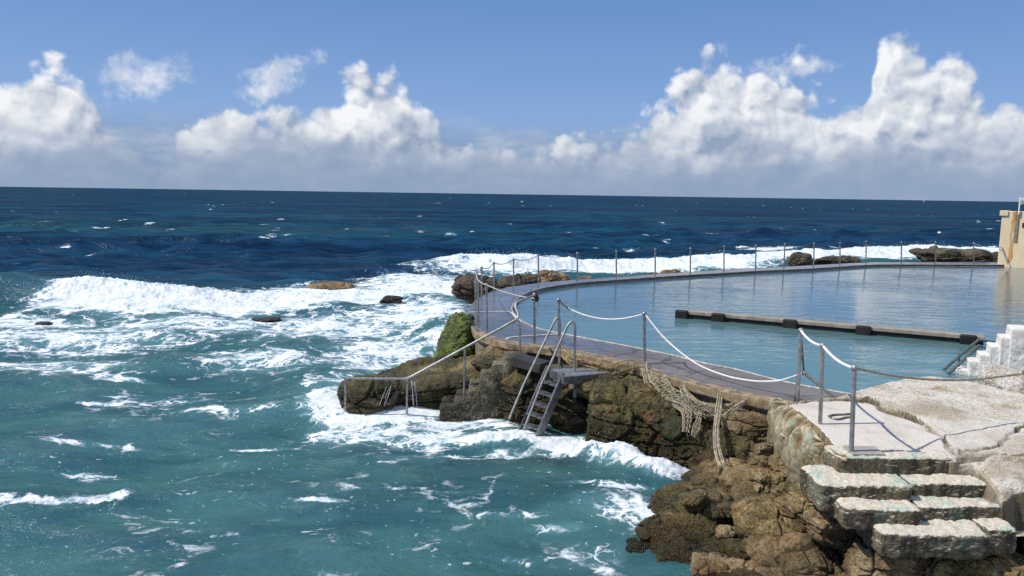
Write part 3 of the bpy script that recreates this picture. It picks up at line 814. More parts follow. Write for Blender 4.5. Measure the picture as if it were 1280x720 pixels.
# ------------------------------------------------------------------ rock platform on the right
def seg_dist(x, y, a, b):
    ax, ay = a; bx, by = b; dx, dy = bx-ax, by-ay
    t = np.clip(((x-ax)*dx+(y-ay)*dy)/(dx*dx+dy*dy), 0, 1)
    return np.hypot(x-ax-t*dx, y-ay-t*dy)
def inside(x, y, poly):
    r = np.zeros(x.shape, bool); n = len(poly)
    for k in range(n):
        (x1, y1), (x2, y2) = poly[k], poly[(k+1) % n]
        c = ((y1 > y) != (y2 > y)) & (x < (x2-x1)*(y-y1)/(y2-y1+1e-12)+x1)
        r ^= c
    return r
def poly_dist(x, y, pts): 
    d = None
    for a, b in zip(pts[:-1], pts[1:]):
        q = seg_dist(x, y, a, b); d = q if d is None else np.minimum(d, q)
    return d
def px2(pts, z): return [tuple(P(a, b, z)[:2]) for a, b in pts]
def build_platform():
    edge = px2([(985, 507), (1002, 501), (1045, 497), (1078, 491), (1105, 484), (1135, 478.5), (1170, 477), (1210, 482), (1250, 492), (1300, 505), (1420, 520), (2000, 545)], ZP)
    front = px2([(2000, 690), (1420, 660), (1300, 642), (1268, 640)], 1.05)+px2([(1225, 665), (1190, 640)], .95)+px2([(1180, 566), (1052, 566), (1037, 550), (1019, 531), (1001, 516)], ZP)
    poly = edge+front
    xs = np.concatenate([np.arange(3.0, 8.6, .022), np.arange(8.6, 15, .05)]); ys = np.arange(6.6, 14.2, .026)
    Xg, Yg = np.meshgrid(xs, ys, indexing='ij'); x, y = Xg.ravel(), Yg.ravel()
    wob = .05*fbm(np.stack([x*3, y*3, 0*x], -1), 4)
    dd = poly_dist(x, y, poly+[poly[0]]); s = np.where(inside(x, y, poly), dd, -dd)+wob*.7
    ck_pts = [[(1002, 503), (1045, 500), (1085, 503), (1105, 513), (1133, 524), (1160, 535), (1180, 548), (1188, 562), (1196, 572)],
              [(1196, 572), (1205, 565), (1235, 563), (1250, 556), (1270, 541), (1300, 528)],
              [(1196, 573), (1240, 570), (1300, 572)], [(1242, 489), (1262, 494), (1300, 503)]]
    cd_ = np.full(x.shape, 9.0); wx = x+.07*perlin(np.stack([x*4, y*4, 0*x], -1)); wy = y+.07*perlin(np.stack([x*4, y*4, 0*x+5], -1))
    for c in ck_pts: cd_ = np.minimum(cd_, poly_dist(wx, wy, px2(c, ZP)))
    slab = px2([(985, 507), (1002, 503), (1045, 500), (1085, 503), (1105, 513), (1133, 524), (1160, 535), (1180, 548), (1188, 562), (1196, 574), (1040, 574)], ZP)
    ins = inside(wx, wy, slab); rg = np.where(ins, 0.0, 1.0)
    p3 = np.stack([x, y, 0*x], -1)
    # rough rock right of the slab, rising gently towards the pool, two smoother slabs in front
    sm2 = np.exp(-((x-P(1190, 545, ZP)[0])/1.1)**2-((y-P(1190, 545, ZP)[1])/.8)**2)
    rgh = rg*(1-.8*sm2)
    z = ZP+.006*fbm(p3*2, 3)+rg*(.03+.05*fbm(p3*.8+4, 4)+.0)+rgh*(.055*fbm(p3*np.array([2.2, 4.5, 1])+9, 5, .6)+.02*np.abs(fbm(p3*9, 3)))
    z += rg*.10*np.exp(-((x-P(1165, 492, ZP)[0])/1.6)**2-((y-P(1165, 492, ZP)[1])/1.2)**2)
    wid = .03+.022*perlin(p3*5)
    ck = sst(-cd_, -np.maximum(wid, .012)*1.2, -.008)*(.55+.45*sst(perlin(p3*2.2+3), -.2, .25)); z -= .07*ck
    z -= .06*sst(.10-s, 0, .10)*rg
    yl = np.interp(x, [P(1197, 570, ZP)[0], P(1300, 574, ZP)[0]], [P(1197, 570, ZP)[1], P(1300, 574, ZP)[1]])
    z -= rg*(.05*sst(yl-y, 0, .05)+.34*np.clip((yl-y)/.85, 0, 1.3)**1.2)*sst(x, P(1140, 575, ZP)[0], P(1165, 575, ZP)[0])
    z -= .30*sst(yl-y, .02, .22)*sst(-x, -P(1232, 600, 1.3)[0], -P(1212, 600, 1.3)[0])*sst(x, P(1140, 575, ZP)[0], P(1165, 575, ZP)[0])
    z = np.where(s < 0, z-np.minimum(1.6, -s*14)-.15*np.clip(-s, 0, 1), z)
    z = np.maximum(z, np.where(s < 0, ZP-.42-.35*sst(yl-y, .1, .8), -9))
    fc = grid_faces(*Xg.shape); fc = fc[(s[fc] > -.07).any(1)]
    o = link_mesh('rock_platform', np.stack([x, y, z], -1), fc, M['pale'], attrs={'rough': rg*np.clip(rgh+.15, 0, 1), 'crack': ck})
    tag(o, kind='structure')
build_platform()
# square patch let into the slab behind the end post
mb = MB(); q = [P(1060, 567.5, ZP+.02), P(1103, 568, ZP+.02), P(1094, 558, ZP+.02), P(1062, 557, ZP+.02)]
c = sum(q)/4; mb.box(c-np.array([0, 0, .012]), (q[1]-q[0])/2*.95, (q[3]-q[0])/2*.95*np.array([0, 1, 0]), (0, 0, .014))
tag(mb.build('deck_hatch', M['plate'], smooth=False, bevel=.004), 'flat grey square patch beside the foot of the end post', 'hatch')
# small loop patch of broken paving
mb = MB(); lp = [P(a, b, ZP+.012) for a, b in ((1036, 520), (1043, 518.5), (1055, 518), (1064, 517.5), (1063, 521), (1056, 522), (1049, 524), (1041, 523.5), (1036, 520))]
mb.tube(smooth_path(lp, 4), .014, 6); tag(mb.build('cord_loop', M['chain']), 'thin dark closed loop of cord lying on the pale slab', 'cord')

# rippled side of the platform
def build_flow():
    top = lerp_path(smooth_path([P(980, 503, ZP-.1), P(997, 514, ZP), P(1013, 531, ZP), P(1031, 553, ZP), P(1047, 571, ZP), P(1058, 576, ZP-.02)], 10), 300)
    bot = lerp_path(smooth_path([D(958, 535, 11.6), D(962, 570, 10.9), D(976, 598, 10.2), D(1000, 615, 9.4), D(1030, 618, 8.6), D(1060, 616, 8.15)], 10), 300)
    J = 90; t = np.linspace(0, 1, J)[None, :, None]
    a, b = top[:, None], bot[:, None]
    drop = np.array([0, 0, 1.0])
    mid = a*(1-t)+b*t; mid = mid+drop*(.20*np.sin(math.pi*t))+(b-a)*np.array([1, 1, 0])*(.10*np.sin(math.pi*t))
    V = mid.reshape(-1, 3); s = np.repeat(np.linspace(0, 1, 300), J); tt = np.tile(np.linspace(0, 1, J), 300)
    nrm = np.cross(np.gradient(mid, axis=0).reshape(-1, 3), np.gradient(mid, axis=1).reshape(-1, 3)); nrm /= np.linalg.norm(nrm, axis=1)[:, None]+1e-9
    if nrm[:, 2].mean() < 0: nrm = -nrm
    ph = s*17+1.1*perlin(np.stack([s*6, tt*2.2, 0*s], -1))*1.3-2.2*tt*(1-.3*s)
    rip = .5+.5*np.sin(ph*2*math.pi*.75); rip = 1-np.abs(2*(ph*.75-np.floor(ph*.75))-1)
    rip = rip**.7*(.6+.5*perlin(np.stack([s*9, tt*3, 0*s+4], -1)))
    dz = .11*rip*np.sin(math.pi*np.clip(tt*1.1+.06, 0, 1))**.6
    terr = .06*fbm(V*2.5, 4, .6)+.02*fbm(V*10, 3)
    V = V+nrm*(dz+terr*np.clip(tt*4, 0, 1))[:, None]
    return link_mesh('rippled_rock', V, grid_faces(300, J), M['flow'], attrs={'ripple': np.clip(rip, 0, 1), 'down': tt})
tag(build_flow(), 'cream and green rippled limestone flank running down from the slab', 'rock')

# rough steps from the platform to the shore
st = thing('stone_steps', 'short flight of weathered green tinged stone steps below the slab', 'steps', P(1120, 640, 1.0))
def stepblock(pxl, pxr, yfront, ztop, zbot, depth, seed, fx=0, **kw):
    a = P(pxl, yfront, ztop); b = P(pxr, yfront+fx, ztop)
    L = b[0]-a[0]; c = np.array([(a[0]+b[0])/2, (a[1]+b[1])/2+depth/2, (ztop+zbot)/2])
    ang = math.degrees(math.atan2(b[1]-a[1], b[0]-a[0]))
    rock('step', None, c, (L, depth, ztop-zbot), M['step'], seed, e=kw.pop('e', 12), rot=(0, 0, ang), n=90, amp=.045, strata=.0, fine=.017, crack=.0, parent=st, **kw)
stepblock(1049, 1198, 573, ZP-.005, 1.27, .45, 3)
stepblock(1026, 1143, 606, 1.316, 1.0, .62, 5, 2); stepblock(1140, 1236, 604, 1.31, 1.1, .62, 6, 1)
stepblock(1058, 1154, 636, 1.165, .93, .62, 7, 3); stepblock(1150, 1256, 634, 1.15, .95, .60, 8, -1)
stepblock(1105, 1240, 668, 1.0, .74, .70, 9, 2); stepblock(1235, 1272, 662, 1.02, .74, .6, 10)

# ------------------------------------------------------------------ rocks
def rk(label, px, py, d, w, h, depth, mat, seed, name='rock', dy=0, **kw):
    """boulder seen at that pixel with that pixel size, its centre at ground distance d"""
    c = D(px, py, d)
    kw.setdefault('facet', 13); kw['amp'] = kw.get('amp', .16)*.75
    return rock(name, label, c, (w*d/F*1.04, depth, h*d/F*1.04), M[mat], seed, **kw)

# filler terrain under the near boulders
def build_shore():
    edge = px2([(690, 900), (775, 735), (800, 690), (812, 640), (850, 612), (885, 590), (935, 560), (975, 540), (1010, 520), (1300, 500), (1700, 900)], 0.1)
    xs = np.arange(.6, 9, .035); ys = np.arange(5.2, 13, .035)
    Xg, Yg = np.meshgrid(xs, ys, indexing='ij'); x, y = Xg.ravel(), Yg.ravel(); p3 = np.stack([x, y, 0*x], -1)
    dd = poly_dist(x, y, edge+[edge[0]]); s = np.where(inside(x, y, edge), dd, -dd)+.12*fbm(p3*1.5, 3)
    z = -.25+.62*sst(s, -.3, 1.6)+.16*fbm(p3*1.1+2, 5, .55)+.05*np.abs(fbm(p3*4, 4, .6))
    z = np.where(s < -.35, -.8, z)
    z = np.minimum(z, .11+.07*perlin(p3*2))+.35*sst(y, 9.4, 10.4)*sst(s, .3, 1)
    z = z-.5*sst(y, 11.0, 12.0)
    o = link_mesh('rocky_shore', np.stack([x, y, z], -1), grid_faces(*Xg.shape), M['rock_brown']); tag(o, kind='structure')
build_shore()

# cliff under the pool wall
rk('big barnacled rock wall beneath the draped net with white water at its foot', 795, 538, 13.2, 150, 108, 1.7, 'rock_cliff', 21, n=130, e=4.5, rot=(0, 6, -18), amp=.14, strata=.04, fine=.05, crack=.07)
rk('dark barnacled boulder at the near end of the rock wall', 868, 562, 12.3, 92, 76, 1.3, 'rock_cliff', 20, n=100, e=4, rot=(0, 8, -18), amp=.14, strata=.04, fine=.05, crack=.05)
rk('ochre ledge rock just under the concrete edge and netting', 775, 492, 13.9, 110, 36, 1.3, 'rock_cliff', 22, n=80, e=4, rot=(0, 0, -12), amp=.16, strata=.05)
rk('golden weedy rock behind the steel ladder', 668, 503, 14.9, 92, 74, 1.3, 'rock_cliff', 23, n=90, e=3.2, amp=.18, strata=.05, fine=.03)
rk('dark wet rock between the ladder and the barnacled wall', 718, 528, 14.2, 60, 74, 1.1, 'rock_cliff', 24, n=70, e=3, amp=.2)
rk('dark round boulder behind the hanging strand of net', 915, 565, 11.6, 52, 66, .9, 'rock_cliff', 25, n=60, e=3)
rk('low brown boulder at the near end of the barnacled wall', 893, 590, 11.4, 60, 44, .9, 'rock_cliff', 26, n=60, e=3)
rk('flat topped stone slab ledge beneath the pool wall', 943, 531, 11.75, 82, 30, .75, 'rock_tan', 27, n=70, e=8, rot=(0, 5, -22), amp=.06, crack=.03)
rk('dark shadowed stone under the slab ledge', 950, 562, 11.75, 70, 46, .5, 'rock_dark', 28, n=50, e=4)
rk('rounded olive stone in the hollow under the slab ledge', 932, 566, 11.15, 30, 34, .5, 'rock_brown', 29, n=50, e=2.6)
rk('upper brown stone of the small stack beside the rippled flank', 952, 563, 10.75, 28, 18, .35, 'rock_tan', 30, n=40, e=5, amp=.1)
rk('middle tan stone of the small stack beside the rippled flank', 951, 577, 10.7, 28, 20, .36, 'rock_tan', 31, n=40, e=5, amp=.1)
rk('bottom stone of the small stack beside the rippled flank', 950, 593, 10.55, 36, 20, .45, 'rock_brown', 32, n=40, e=5, amp=.1)
rk('squared brown block leaning on a dark stone', 951, 608, 10.1, 30, 34, .4, 'rock_tan', 33, n=50, e=4, rot=(0, 8, 10), amp=.12)
rk('dark angular stone beside the squared brown block', 971, 610, 10.0, 24, 34, .4, 'rock_brown', 34, n=40, e=3.5)
# shelf near the camera
rk('broad flat brown shelf rock behind the round boulders', 915, 612, 10.45, 130, 44, 1.2, 'rock_brown', 41, n=100, e=4, rot=(8, 0, -10), amp=.12, strata=.03)
rk('dark bulging boulder with an overhanging edge over a black cleft', 878, 645, 9.75, 80, 68, 1.0, 'rock_brown', 42, n=100, e=3, amp=.14)
rk('pointed flat slab jutting into the foam', 845, 623, 10.1, 66, 26, .7, 'rock_gold', 43, n=60, e=3, rot=(0, -10, 8), strata=.05)
rk('low ledge rock lapped by the white foam', 848, 668, 9.35, 104, 56, .9, 'rock_gold', 44, n=90, e=3.4, strata=.06, amp=.15)
rk('layered slab at the edge of the water with mossy top', 858, 704, 8.85, 146, 58, 1.0, 'rock_gold', 45, n=120, e=5, facet=8, strata=.06, sfreq=9, amp=.14, fine=.035, rot=(0, -4, 8))
rk('large smooth rusty brown rock in the middle of the shore', 982, 662, 9.2, 160, 64, 1.3, 'rock_gold', 46, n=120, e=2.8, rot=(4, 8, 12), amp=.13, strata=.015, crack=.03)
rk('domed tan boulder in front of the large rusty rock', 995, 704, 8.45, 156, 72, 1.1, 'rock_tan', 47, n=120, e=2.5, amp=.13, strata=.015)
rk('pitted dark rock wedged under the rippled flank', 1022, 640, 8.7, 96, 80, .8, 'rock_brown', 48, n=80, e=3.2, amp=.2, crack=.08)
rk('rough rubble rock packed beneath the lower steps', 1150, 676, 8.32, 200, 84, 1.0, 'rock_tan', 49, n=70, e=3, amp=.2)
rk('small knobbly stone below the rippled flank', 985, 590, 10.2, 40, 40, .5, 'rock_brown', 50, n=60, e=3, amp=.2)
rk('squared tan rock with ochre face below the bottom step', 1115, 707, 7.75, 104, 66, .8, 'rock_tan', 51, n=100, e=5, rot=(0, 4, -8), amp=.12, crack=.06)
rk('brown layered rock in the near corner under the steps', 1220, 718, 7.55, 150, 50, .8, 'rock_gold', 52, n=100, e=4, strata=.05, amp=.14)
rk('narrow pale stone standing beside the squared tan rock', 1079, 690, 8.0, 32, 46, .5, 'rock_tan', 53, n=50, e=3.4, amp=.16)
SMALL = [('small flat flake of rock resting on the dark bulging boulder', 866, 622, 9.45, 30, 12, .35, 'rock_gold'), ('thin brown ledge slice above the low ledge rock', 836, 650, 9.5, 46, 14, .4, 'rock_brown'),
         ('tan chip of stone wedged in the black cleft', 905, 668, 9.1, 24, 22, .3, 'rock_tan'), ('angular brown stone at the top of the rusty rock', 945, 640, 9.45, 40, 24, .4, 'rock_brown'),
         ('flat tan slab leaning on the rusty rock', 1030, 668, 8.6, 54, 22, .4, 'rock_tan'), ('dark wedge of rock in front of the low ledge rock', 800, 688, 8.95, 34, 22, .4, 'rock_shelf'),
         ('long thin layer of rock along the water line', 840, 688, 8.85, 84, 14, .4, 'rock_gold'), ('small golden stone between the layered slab and the domed boulder', 925, 690, 8.6, 38, 28, .4, 'rock_gold'),
         ('small brown step of rock below the stone stack', 925, 600, 10.6, 44, 16, .4, 'rock_brown'), ('rough tan lump under the left end of the second step', 1044, 652, 8.2, 62, 58, .45, 'rock_tan'),
         ('flat golden slab in front of the layered slab', 908, 713, 8.4, 100, 34, .6, 'rock_tan'), ('low ochre ledge under the bottom step', 1170, 702, 7.85, 80, 18, .4, 'rock_gold'), ('broken brown rock in the corner below the bottom step', 1245, 704, 7.7, 56, 22, .4, 'rock_brown')]
for k, (l_, a_, b_, c_, d_, e_, f_, g_) in enumerate(SMALL):
    rk(l_, a_, b_, c_, d_, e_, f_, g_, 130+k, n=50, e=4.5, facet=9, rot=(0, (k*37 % 17)-8, (k*53 % 50)-25), amp=.14, strata=.03, sfreq=10, fine=.018)
# pale block right of the steps
M['pale_block'] = mat_rock('bleached_sandstone', (.40, .31, .21), (.60, .53, .44), (.70, .66, .60), rust=.25, wet_z=-2, barn=0, pits=.5, rough=.85)
rk('cream sandstone boulder propping the slab to the right of the bottom step', 1262, 628, 8.35, 50, 50, .6, 'pale_block', 54, n=120, e=5, rot=(0, 0, 4), amp=.08, strata=.03)
rk('dark coloured stone standing in for the shade of the hole beside the bottom step', 1284, 674, 8.45, 66, 70, .6, 'rock_dark', 55, n=60, e=3)  # its dark colour stands in for the shade inside the hole
rk('cracked cream block under the stepped pool wall', 1262, 484, 12.1, 46, 36, 1.4, 'pale_block', 56, n=80, e=9, rot=(0, 0, -14), amp=.03, strata=.01, crack=.02)
rk('small dark stone on the pale rock by the picture edge', 1277, 515, 10.3, 9, 7, .1, 'rock_dark', 57, n=16, e=3)

# rock mass carrying the handrail, mossy rock
rk('broad wet rock hump under the handrail with weed on top', 545, 493, 16.9, 226, 72, 2.6, 'rock_shelf', 61, n=140, e=7, facet=9, rot=(0, -9, 4), amp=.15, strata=.04, crack=.025, blk=1.2, fine=.035)
rk('low seaward end of the handrail rock running with water', 462, 492, 15.9, 74, 42, 1.6, 'rock_shelf', 62, n=80, e=3, amp=.16)
rk('bright green mossy rock on the corner of the pool', 573, 428, 18.3, 38, 66, 1.6, 'moss', 64, n=110, e=5, facet=10, amp=.16, fine=.05, crack=.06, blk=1.3, strata=.0, rot=(0, 23, 12))
rk('weedy rock filling the angle beneath the stone edge', 622, 450, 16.2, 64, 34, 1.2, 'rock_shelf', 64, n=70, e=3.2, amp=.18)
rk('black square stone perched on top of the mossy rock', 588, 399, 18.9, 9, 12, .25, 'rock_dark', 65, n=20, e=5, amp=.08)
rk('dark bulging rock behind the upper stone steps', 640, 470, 15.9, 54, 60, 1.0, 'rock_dark', 66, n=60, e=3)

mb = MB()
for (x0, y0, x1, y1, dd) in ((516, 474, 519, 512, 15.2), (486, 480, 478, 511, 15.1)):
    for j in range(3):
        g = random.Random(x0*7+j); o_ = g.uniform(-3, 3); a_ = D(x0+o_, y0+g.uniform(0, 5), dd); b_ = D(x1+o_*1.3, y1-g.uniform(0, 8), dd-.08)
        mb.tube(smooth_path([a_, a_*.6+b_*.4+np.array([g.uniform(-.03, .03), -.05, .03]), b_], 5), [.003]*11, 4)
tag(mb.build('water_trickle', M['spray']), 'thin white trickles of water spilling off the handrail rock', 'water trickles', kind='stuff')
# stone steps down to the water
ws = thing('rock_steps', 'crumbling wet stone steps leading down into the surf', 'steps', D(600, 515, 15.3))
for k, (px, py, w) in enumerate(((562, 505, 24), (579, 496, 22), (597, 483, 22), (612, 471, 24), (628, 459, 26), (645, 448, 30))):
    top = D(px, py, 15.0); zb = -.35
    rock('step', None, (top[0], 15.3, (top[2]+zb)/2), (w*15.2/F, .9, top[2]-zb), M['rock_step'], 70+k, e=12, n=50, amp=.04, strata=.0, fine=.014, crack=.0, parent=ws)

# rocks in the surf
rk('black rock at the seaward foot of the pool corner', 594, 364, 27, 58, 34, 1.5, 'rock_dark', 81, n=70, e=3, amp=.25)
rk('long dark rock behind the curved deck rail', 646, 357, 28.5, 58, 24, 1.4, 'rock_dark', 82, n=70, e=2.6, rot=(0, -10, 0), amp=.22)
rk('lighter brown rock touching the outside of the deck', 694, 350, 31, 42, 20, 1.3, 'rock_tan', 83, n=60, e=2.6, rot=(0, 12, 0), amp=.25)
rk('small low brown rock peeping over the deck edge', 732, 350, 31.5, 18, 9, .8, 'rock_tan', 84, n=30, e=2.6)
rk('rounded orange brown rock alone above the pool edge', 839, 342, 37, 24, 12, .8, 'rock_tan', 85, n=30, e=2.6)
rk('flat grey rock beside the rounded orange brown rock', 816, 345, 37, 22, 7, .8, 'rock_dark', 86, n=30, e=2.6)
rk('dark peaked rock in white foam beyond the pool', 1000, 327, 41, 34, 22, 1.2, 'rock_dark', 87, n=50, e=2.5, rot=(0, -14, 0), amp=.2)
rk('low long dark rock beyond the pool', 1042, 328, 41, 58, 14, 1.2, 'rock_dark', 88, n=50, e=3, amp=.25)
rk('large layered brown rock ledge beside the cream wall', 1196, 322.5, 43, 110, 20, 2.2, 'rock_dark', 89, n=100, e=3.4, rot=(0, 3, 0), amp=.16, strata=.12, sfreq=3)
rk('small rock wedged between the ledge and the cream wall', 1246, 323, 43, 22, 16, 1.2, 'rock_dark', 90, n=30, e=2.6)
rk('flat brown reef awash behind the surf', 412, 358, 34, 56, 10, 1.6, 'rock_tan', 91, n=50, e=3, amp=.2)
rk('small dark rock surrounded by white foam', 489, 375, 30, 30, 9, .9, 'rock_dark', 92, n=40, e=2.6)
rk('tiny black rock tip showing through the foam', 55, 406, 25, 20, 6, .5, 'rock_dark', 93, n=24, e=2.4)
rk('dark reef streak just awash before the breaker', 334, 400, 26, 40, 6, .6, 'rock_dark', 94, n=30, e=2.6)

# ------------------------------------------------------------------ rails, ropes, ladder
def pole(mb, base, top, r=.024, cap=True):
    mb.tube([base, top], r, 10)
    if cap: mb.ball(top, r*1.5, 10, 6)
    return mb

fence = thing('chain_fence', 'slim steel posts linked by a thin chain round the seaward deck', 'fence', P(770, 346, ZD))
FP = [((594.6, 340), (594.6, 376.5)), ((602, 334), (602, 370)), ((617.5, 328.5), (617.5, 364)), ((642, 324), (642, 358.3)), ((673, 319), (673, 354.2)), ((721.7, 316.7), (721.7, 349.8)),
      ((770.4, 314), (770.4, 346.2)), ((819, 312), (819, 342.8)), ((863, 310.7), (863, 340.2)), ((905, 308), (905, 337.2)), ((945, 307), (944.5, 335.2)), ((981, 305.5), (980, 333.4)),
      ((1017.7, 304.5), (1017, 331.7)), ((1050, 303.7), (1050, 330.2)), ((1082.7, 302), (1082.5, 328.5)), ((1126.7, 303), (1126.7, 328)), ((1169.5, 302.5), (1169.5, 328)), ((1217, 304), (1217, 328))]
tops = []
for t, b in FP:
    bp = P(*b, ZD-.02); tp = D(*t, bp[1]); tp[0] = bp[0]+(tp[0]-bp[0]); tops.append(tp)
    pole(MB(), bp, tp, .026 if b[0] < 700 else .032).build('post', M['steel'], fence)
tops.append(D(1252, 309, 37.8))
for a, b in zip(tops[:-1], tops[1:]):
    MB().tube(sagging(a, b, .10, 12), .013, 5).build('chain', M['chain'], fence)

rf = thing('rope_fence', 'two steel posts and a slack rope leading from the deck corner to the handrail', 'fence', P(609, 414, ZD))
b1, b2 = P(598, 403.5, ZD-.02), P(609, 414, ZD-.02); t1, t2 = D(597.5, 350, b1[1]), D(608, 356, b2[1])
pole(MB(), b1, t1, .026).build('post', M['steel'], rf); pole(MB(), b2, t2, .026).build('post', M['steel'], rf)
knot = D(668, 373, 15.6)
for a, b, s in ((tops[0], t1, .02), (t1, t2, .02), (t2, knot, .05)):
    MB().tube(sagging(a, b, s, 16), .013, 6).build('rope', M['rope_grey'], rf)

# handrail down the rock
hr = thing('handrail', 'galvanised pipe handrail descending over the wet rock to the sea', 'handrail', D(508, 510, 15.1))
d0 = 15.1
path = [D(432, 473, d0), D(470, 473, d0), D(509, 474, d0), D(580, 437, d0), D(640, 402, d0), D(647, 399, d0)]
pts = [D(432, 473, d0), D(505, 473.6, d0), D(509, 473.2, d0), D(514, 471, d0), D(643, 401, d0), D(647.5, 397, d0+.05), D(648, 392, d0+.1), D(644, 384, d0+.2), D(645, 379, d0+.25), D(649, 376.5, d0+.3), D(668, 369, d0+.5)]
MB().tube(pts, .026, 10).build('rail', M['bright_steel'], hr)
for a, b in (((432, 473), (431.5, 512)), ((509, 474), (508.5, 518)), ((581, 436), (580, 497))):
    MB().tube([D(*a, d0), D(*b, d0)], .024, 10).build('leg', M['steel'], hr)
MB().tube([D(643, 401, d0), D(648, 400, d0), D(650, 404, d0), D(650, 444, d0)], .024, 10).build('leg', M['steel'], hr)
bp = P(668, 430, ZD); pole(MB(), bp, D(668, 368, bp[1]), .028).build('leg', M['steel'], hr)
mb = MB(); c = D(669, 373, bp[1])
for k in range(6): mb.ball(c+np.array([random.Random(k).uniform(-.05, .05), random.Random(k+9).uniform(-.05, .05), -.03+.04*k*.5]), .045, 8, 5)
mb.build('knot', M['dark_steel'], hr)

# ladder
ld = thing('ladder', 'grey steel swim ladder with curved handrails leaning into the foam', 'ladder', D(673, 547, 13.6))
zt = 1.04
A = P(705, 469, zt); B = P(684, 462, zt)                      # head of the front and of the back stile
Af = D(672, 549, A[1]-.28); Bf = D(650, 541, B[1]-.28)
side = B-A; side[2] = 0; side /= np.linalg.norm(side)
MB().bar(A+(A-Af)*.02, Af, .05, .15, side).build('stile', M['grey_steel'], ld, False, .006)
MB().bar(B+(B-Bf)*.05, Bf, .05, .11, side).build('stile', M['grey_steel'], ld, False, .006)
for k, t in enumerate((.17, .34, .51, .68, .85)):
    p, q = A+(Af-A)*t, B+(Bf-B)*t; back = np.cross(side, (0, 0, 1.0))
    mb = MB(); mb.bar(p, q, .16, .035, back); mb.build('rung', M['grey_steel'], ld, False, .004)
mb = MB(); mb.bar(A+(Af-A)*.985, B+(Bf-B)*.985, .05, .05, (0, 0, 1)); mb.build('foot_bar', M['grey_steel'], ld, False, .004)
# platform
zp = zt+.01
C1, C2, C3, C4 = P(706, 471, zp), P(759, 466.5, zp), P(741, 459, zp), P(685, 460.5, zp)
mb = MB()
for q in ((C1, C2), (C2, C3), (C3, C4), (C4, C1)): mb.bar(q[0]-np.array([0, 0, .07]), q[1]-np.array([0, 0, .07]), .05, .15, (0, 0, 1) if False else np.cross(q[1]-q[0], (0, 0, 1.0)))
mb.build('platform_frame', M['grey_steel'], ld, False, .004)
mb = MB(); b = len(mb.v)
for z in (.004, -.02):
    for q in (C1, C2, C3, C4): mb.v.append(q+np.array([0, 0, z]))
mb.f += [(0, 1, 2, 3), (7, 6, 5, 4)]+[(k, k+4, (k+1) % 4+4, (k+1) % 4) for k in range(4)]
mb.build('platform', M['bright_steel'], ld, False)
for px in (719, 737):
    a = D(px, 474, C1[1]+.25); MB().bar(a, a-np.array([0, 0, .35]), .06, .06, (1, 0, 0)).build('bracket', M['grey_steel'], ld, False)
# tubular handrails
h1 = [D(636.5, 524, 13.75), D(655, 480, 14.0), D(693, 402, 14.25), D(696, 397.5, 14.27), D(699, 398, 14.28), D(700, 404, 14.28), D(699, 462, 14.28)]
h2 = [D(654.5, 538, 13.45), D(677, 480, 13.75), D(709, 408, 13.95), D(713, 403, 13.97), D(717, 402.5, 13.97), D(719, 408, 13.97), D(718, 467, 13.97)]
for h in (h1, h2): MB().tube([h[0], h[1]]+smooth_path(h[2:6], 4)+[h[6]], .024, 10).build('handrail', M['bright_steel'], ld)

# dark steel box under the stone edge beside the ladder
mb = MB(); mb.bar(D(645, 449, 14.9), D(681, 459, 14.6), .5, .19, (0, 1, 0)); tag(mb.build('steel_box', M['dark_steel'], None, False, .01), 'dark box beam bolted under the stone edge by the ladder', 'beam')

# rope fence along the near deck
nf = thing('rope_barrier', 'steel posts carrying a drooping white rope above the ladder and netting', 'barrier', P(806, 456, ZD))
pa = P(699, 445, ZD-.15); ta = D(698.5, 375, pa[1]); pole(MB(), pa, ta, .028).build('post', M['steel'], nf)
pb = P(806, 456, ZD-.03); tb = D(805.5, 392, pb[1]); pole(MB(), pb, tb, .030).build('post', M['steel'], nf)
pc = P(997, 503, ZP-.06); tc = D(1001, 413, pc[1]); pole(MB(), pc, tc, .026).build('post', M['bright_steel'], nf)
MB().tube([P(993, 502, ZP-.06), D(1002, 440, pc[1])], .018, 8).build('brace', M['steel'], nf)
node = D(1005, 466, pc[1]); 
MB().tube([node, P(1048, 501, ZP-.02)], .022, 8).build('brace', M['steel'], nf)
MB().tube(sagging(tc, node, .0, 10), .014, 6).build('chain', M['chain'], nf)
mb = MB(); sh = D(712, 386, pa[1]-.15)
for p in sagging(ta, sh, .02, 8): mb.ball(p, .022, 6, 4)
mb.build('chain', M['chain'], nf); MB().ball(sh, .035, 8, 6).build('shackle', M['bright_steel'], nf)
MB().tube(sagging(sh, tb, .16, 24), .0145, 8).build('rope', M['rope_white'], nf)
q = D(968, 476.5, 11.9)
MB().tube(smooth_path([tb, D(832, 424, 13.7), D(868, 453, 13.2), D(905, 469, 12.7), D(940, 476, 12.2), q, D(985, 473, 11.5), node], 6), .0155, 8).build('rope', M['rope_white'], nf)
MB().ball(node, .035, 8, 6).build('shackle', M['bright_steel'], nf)

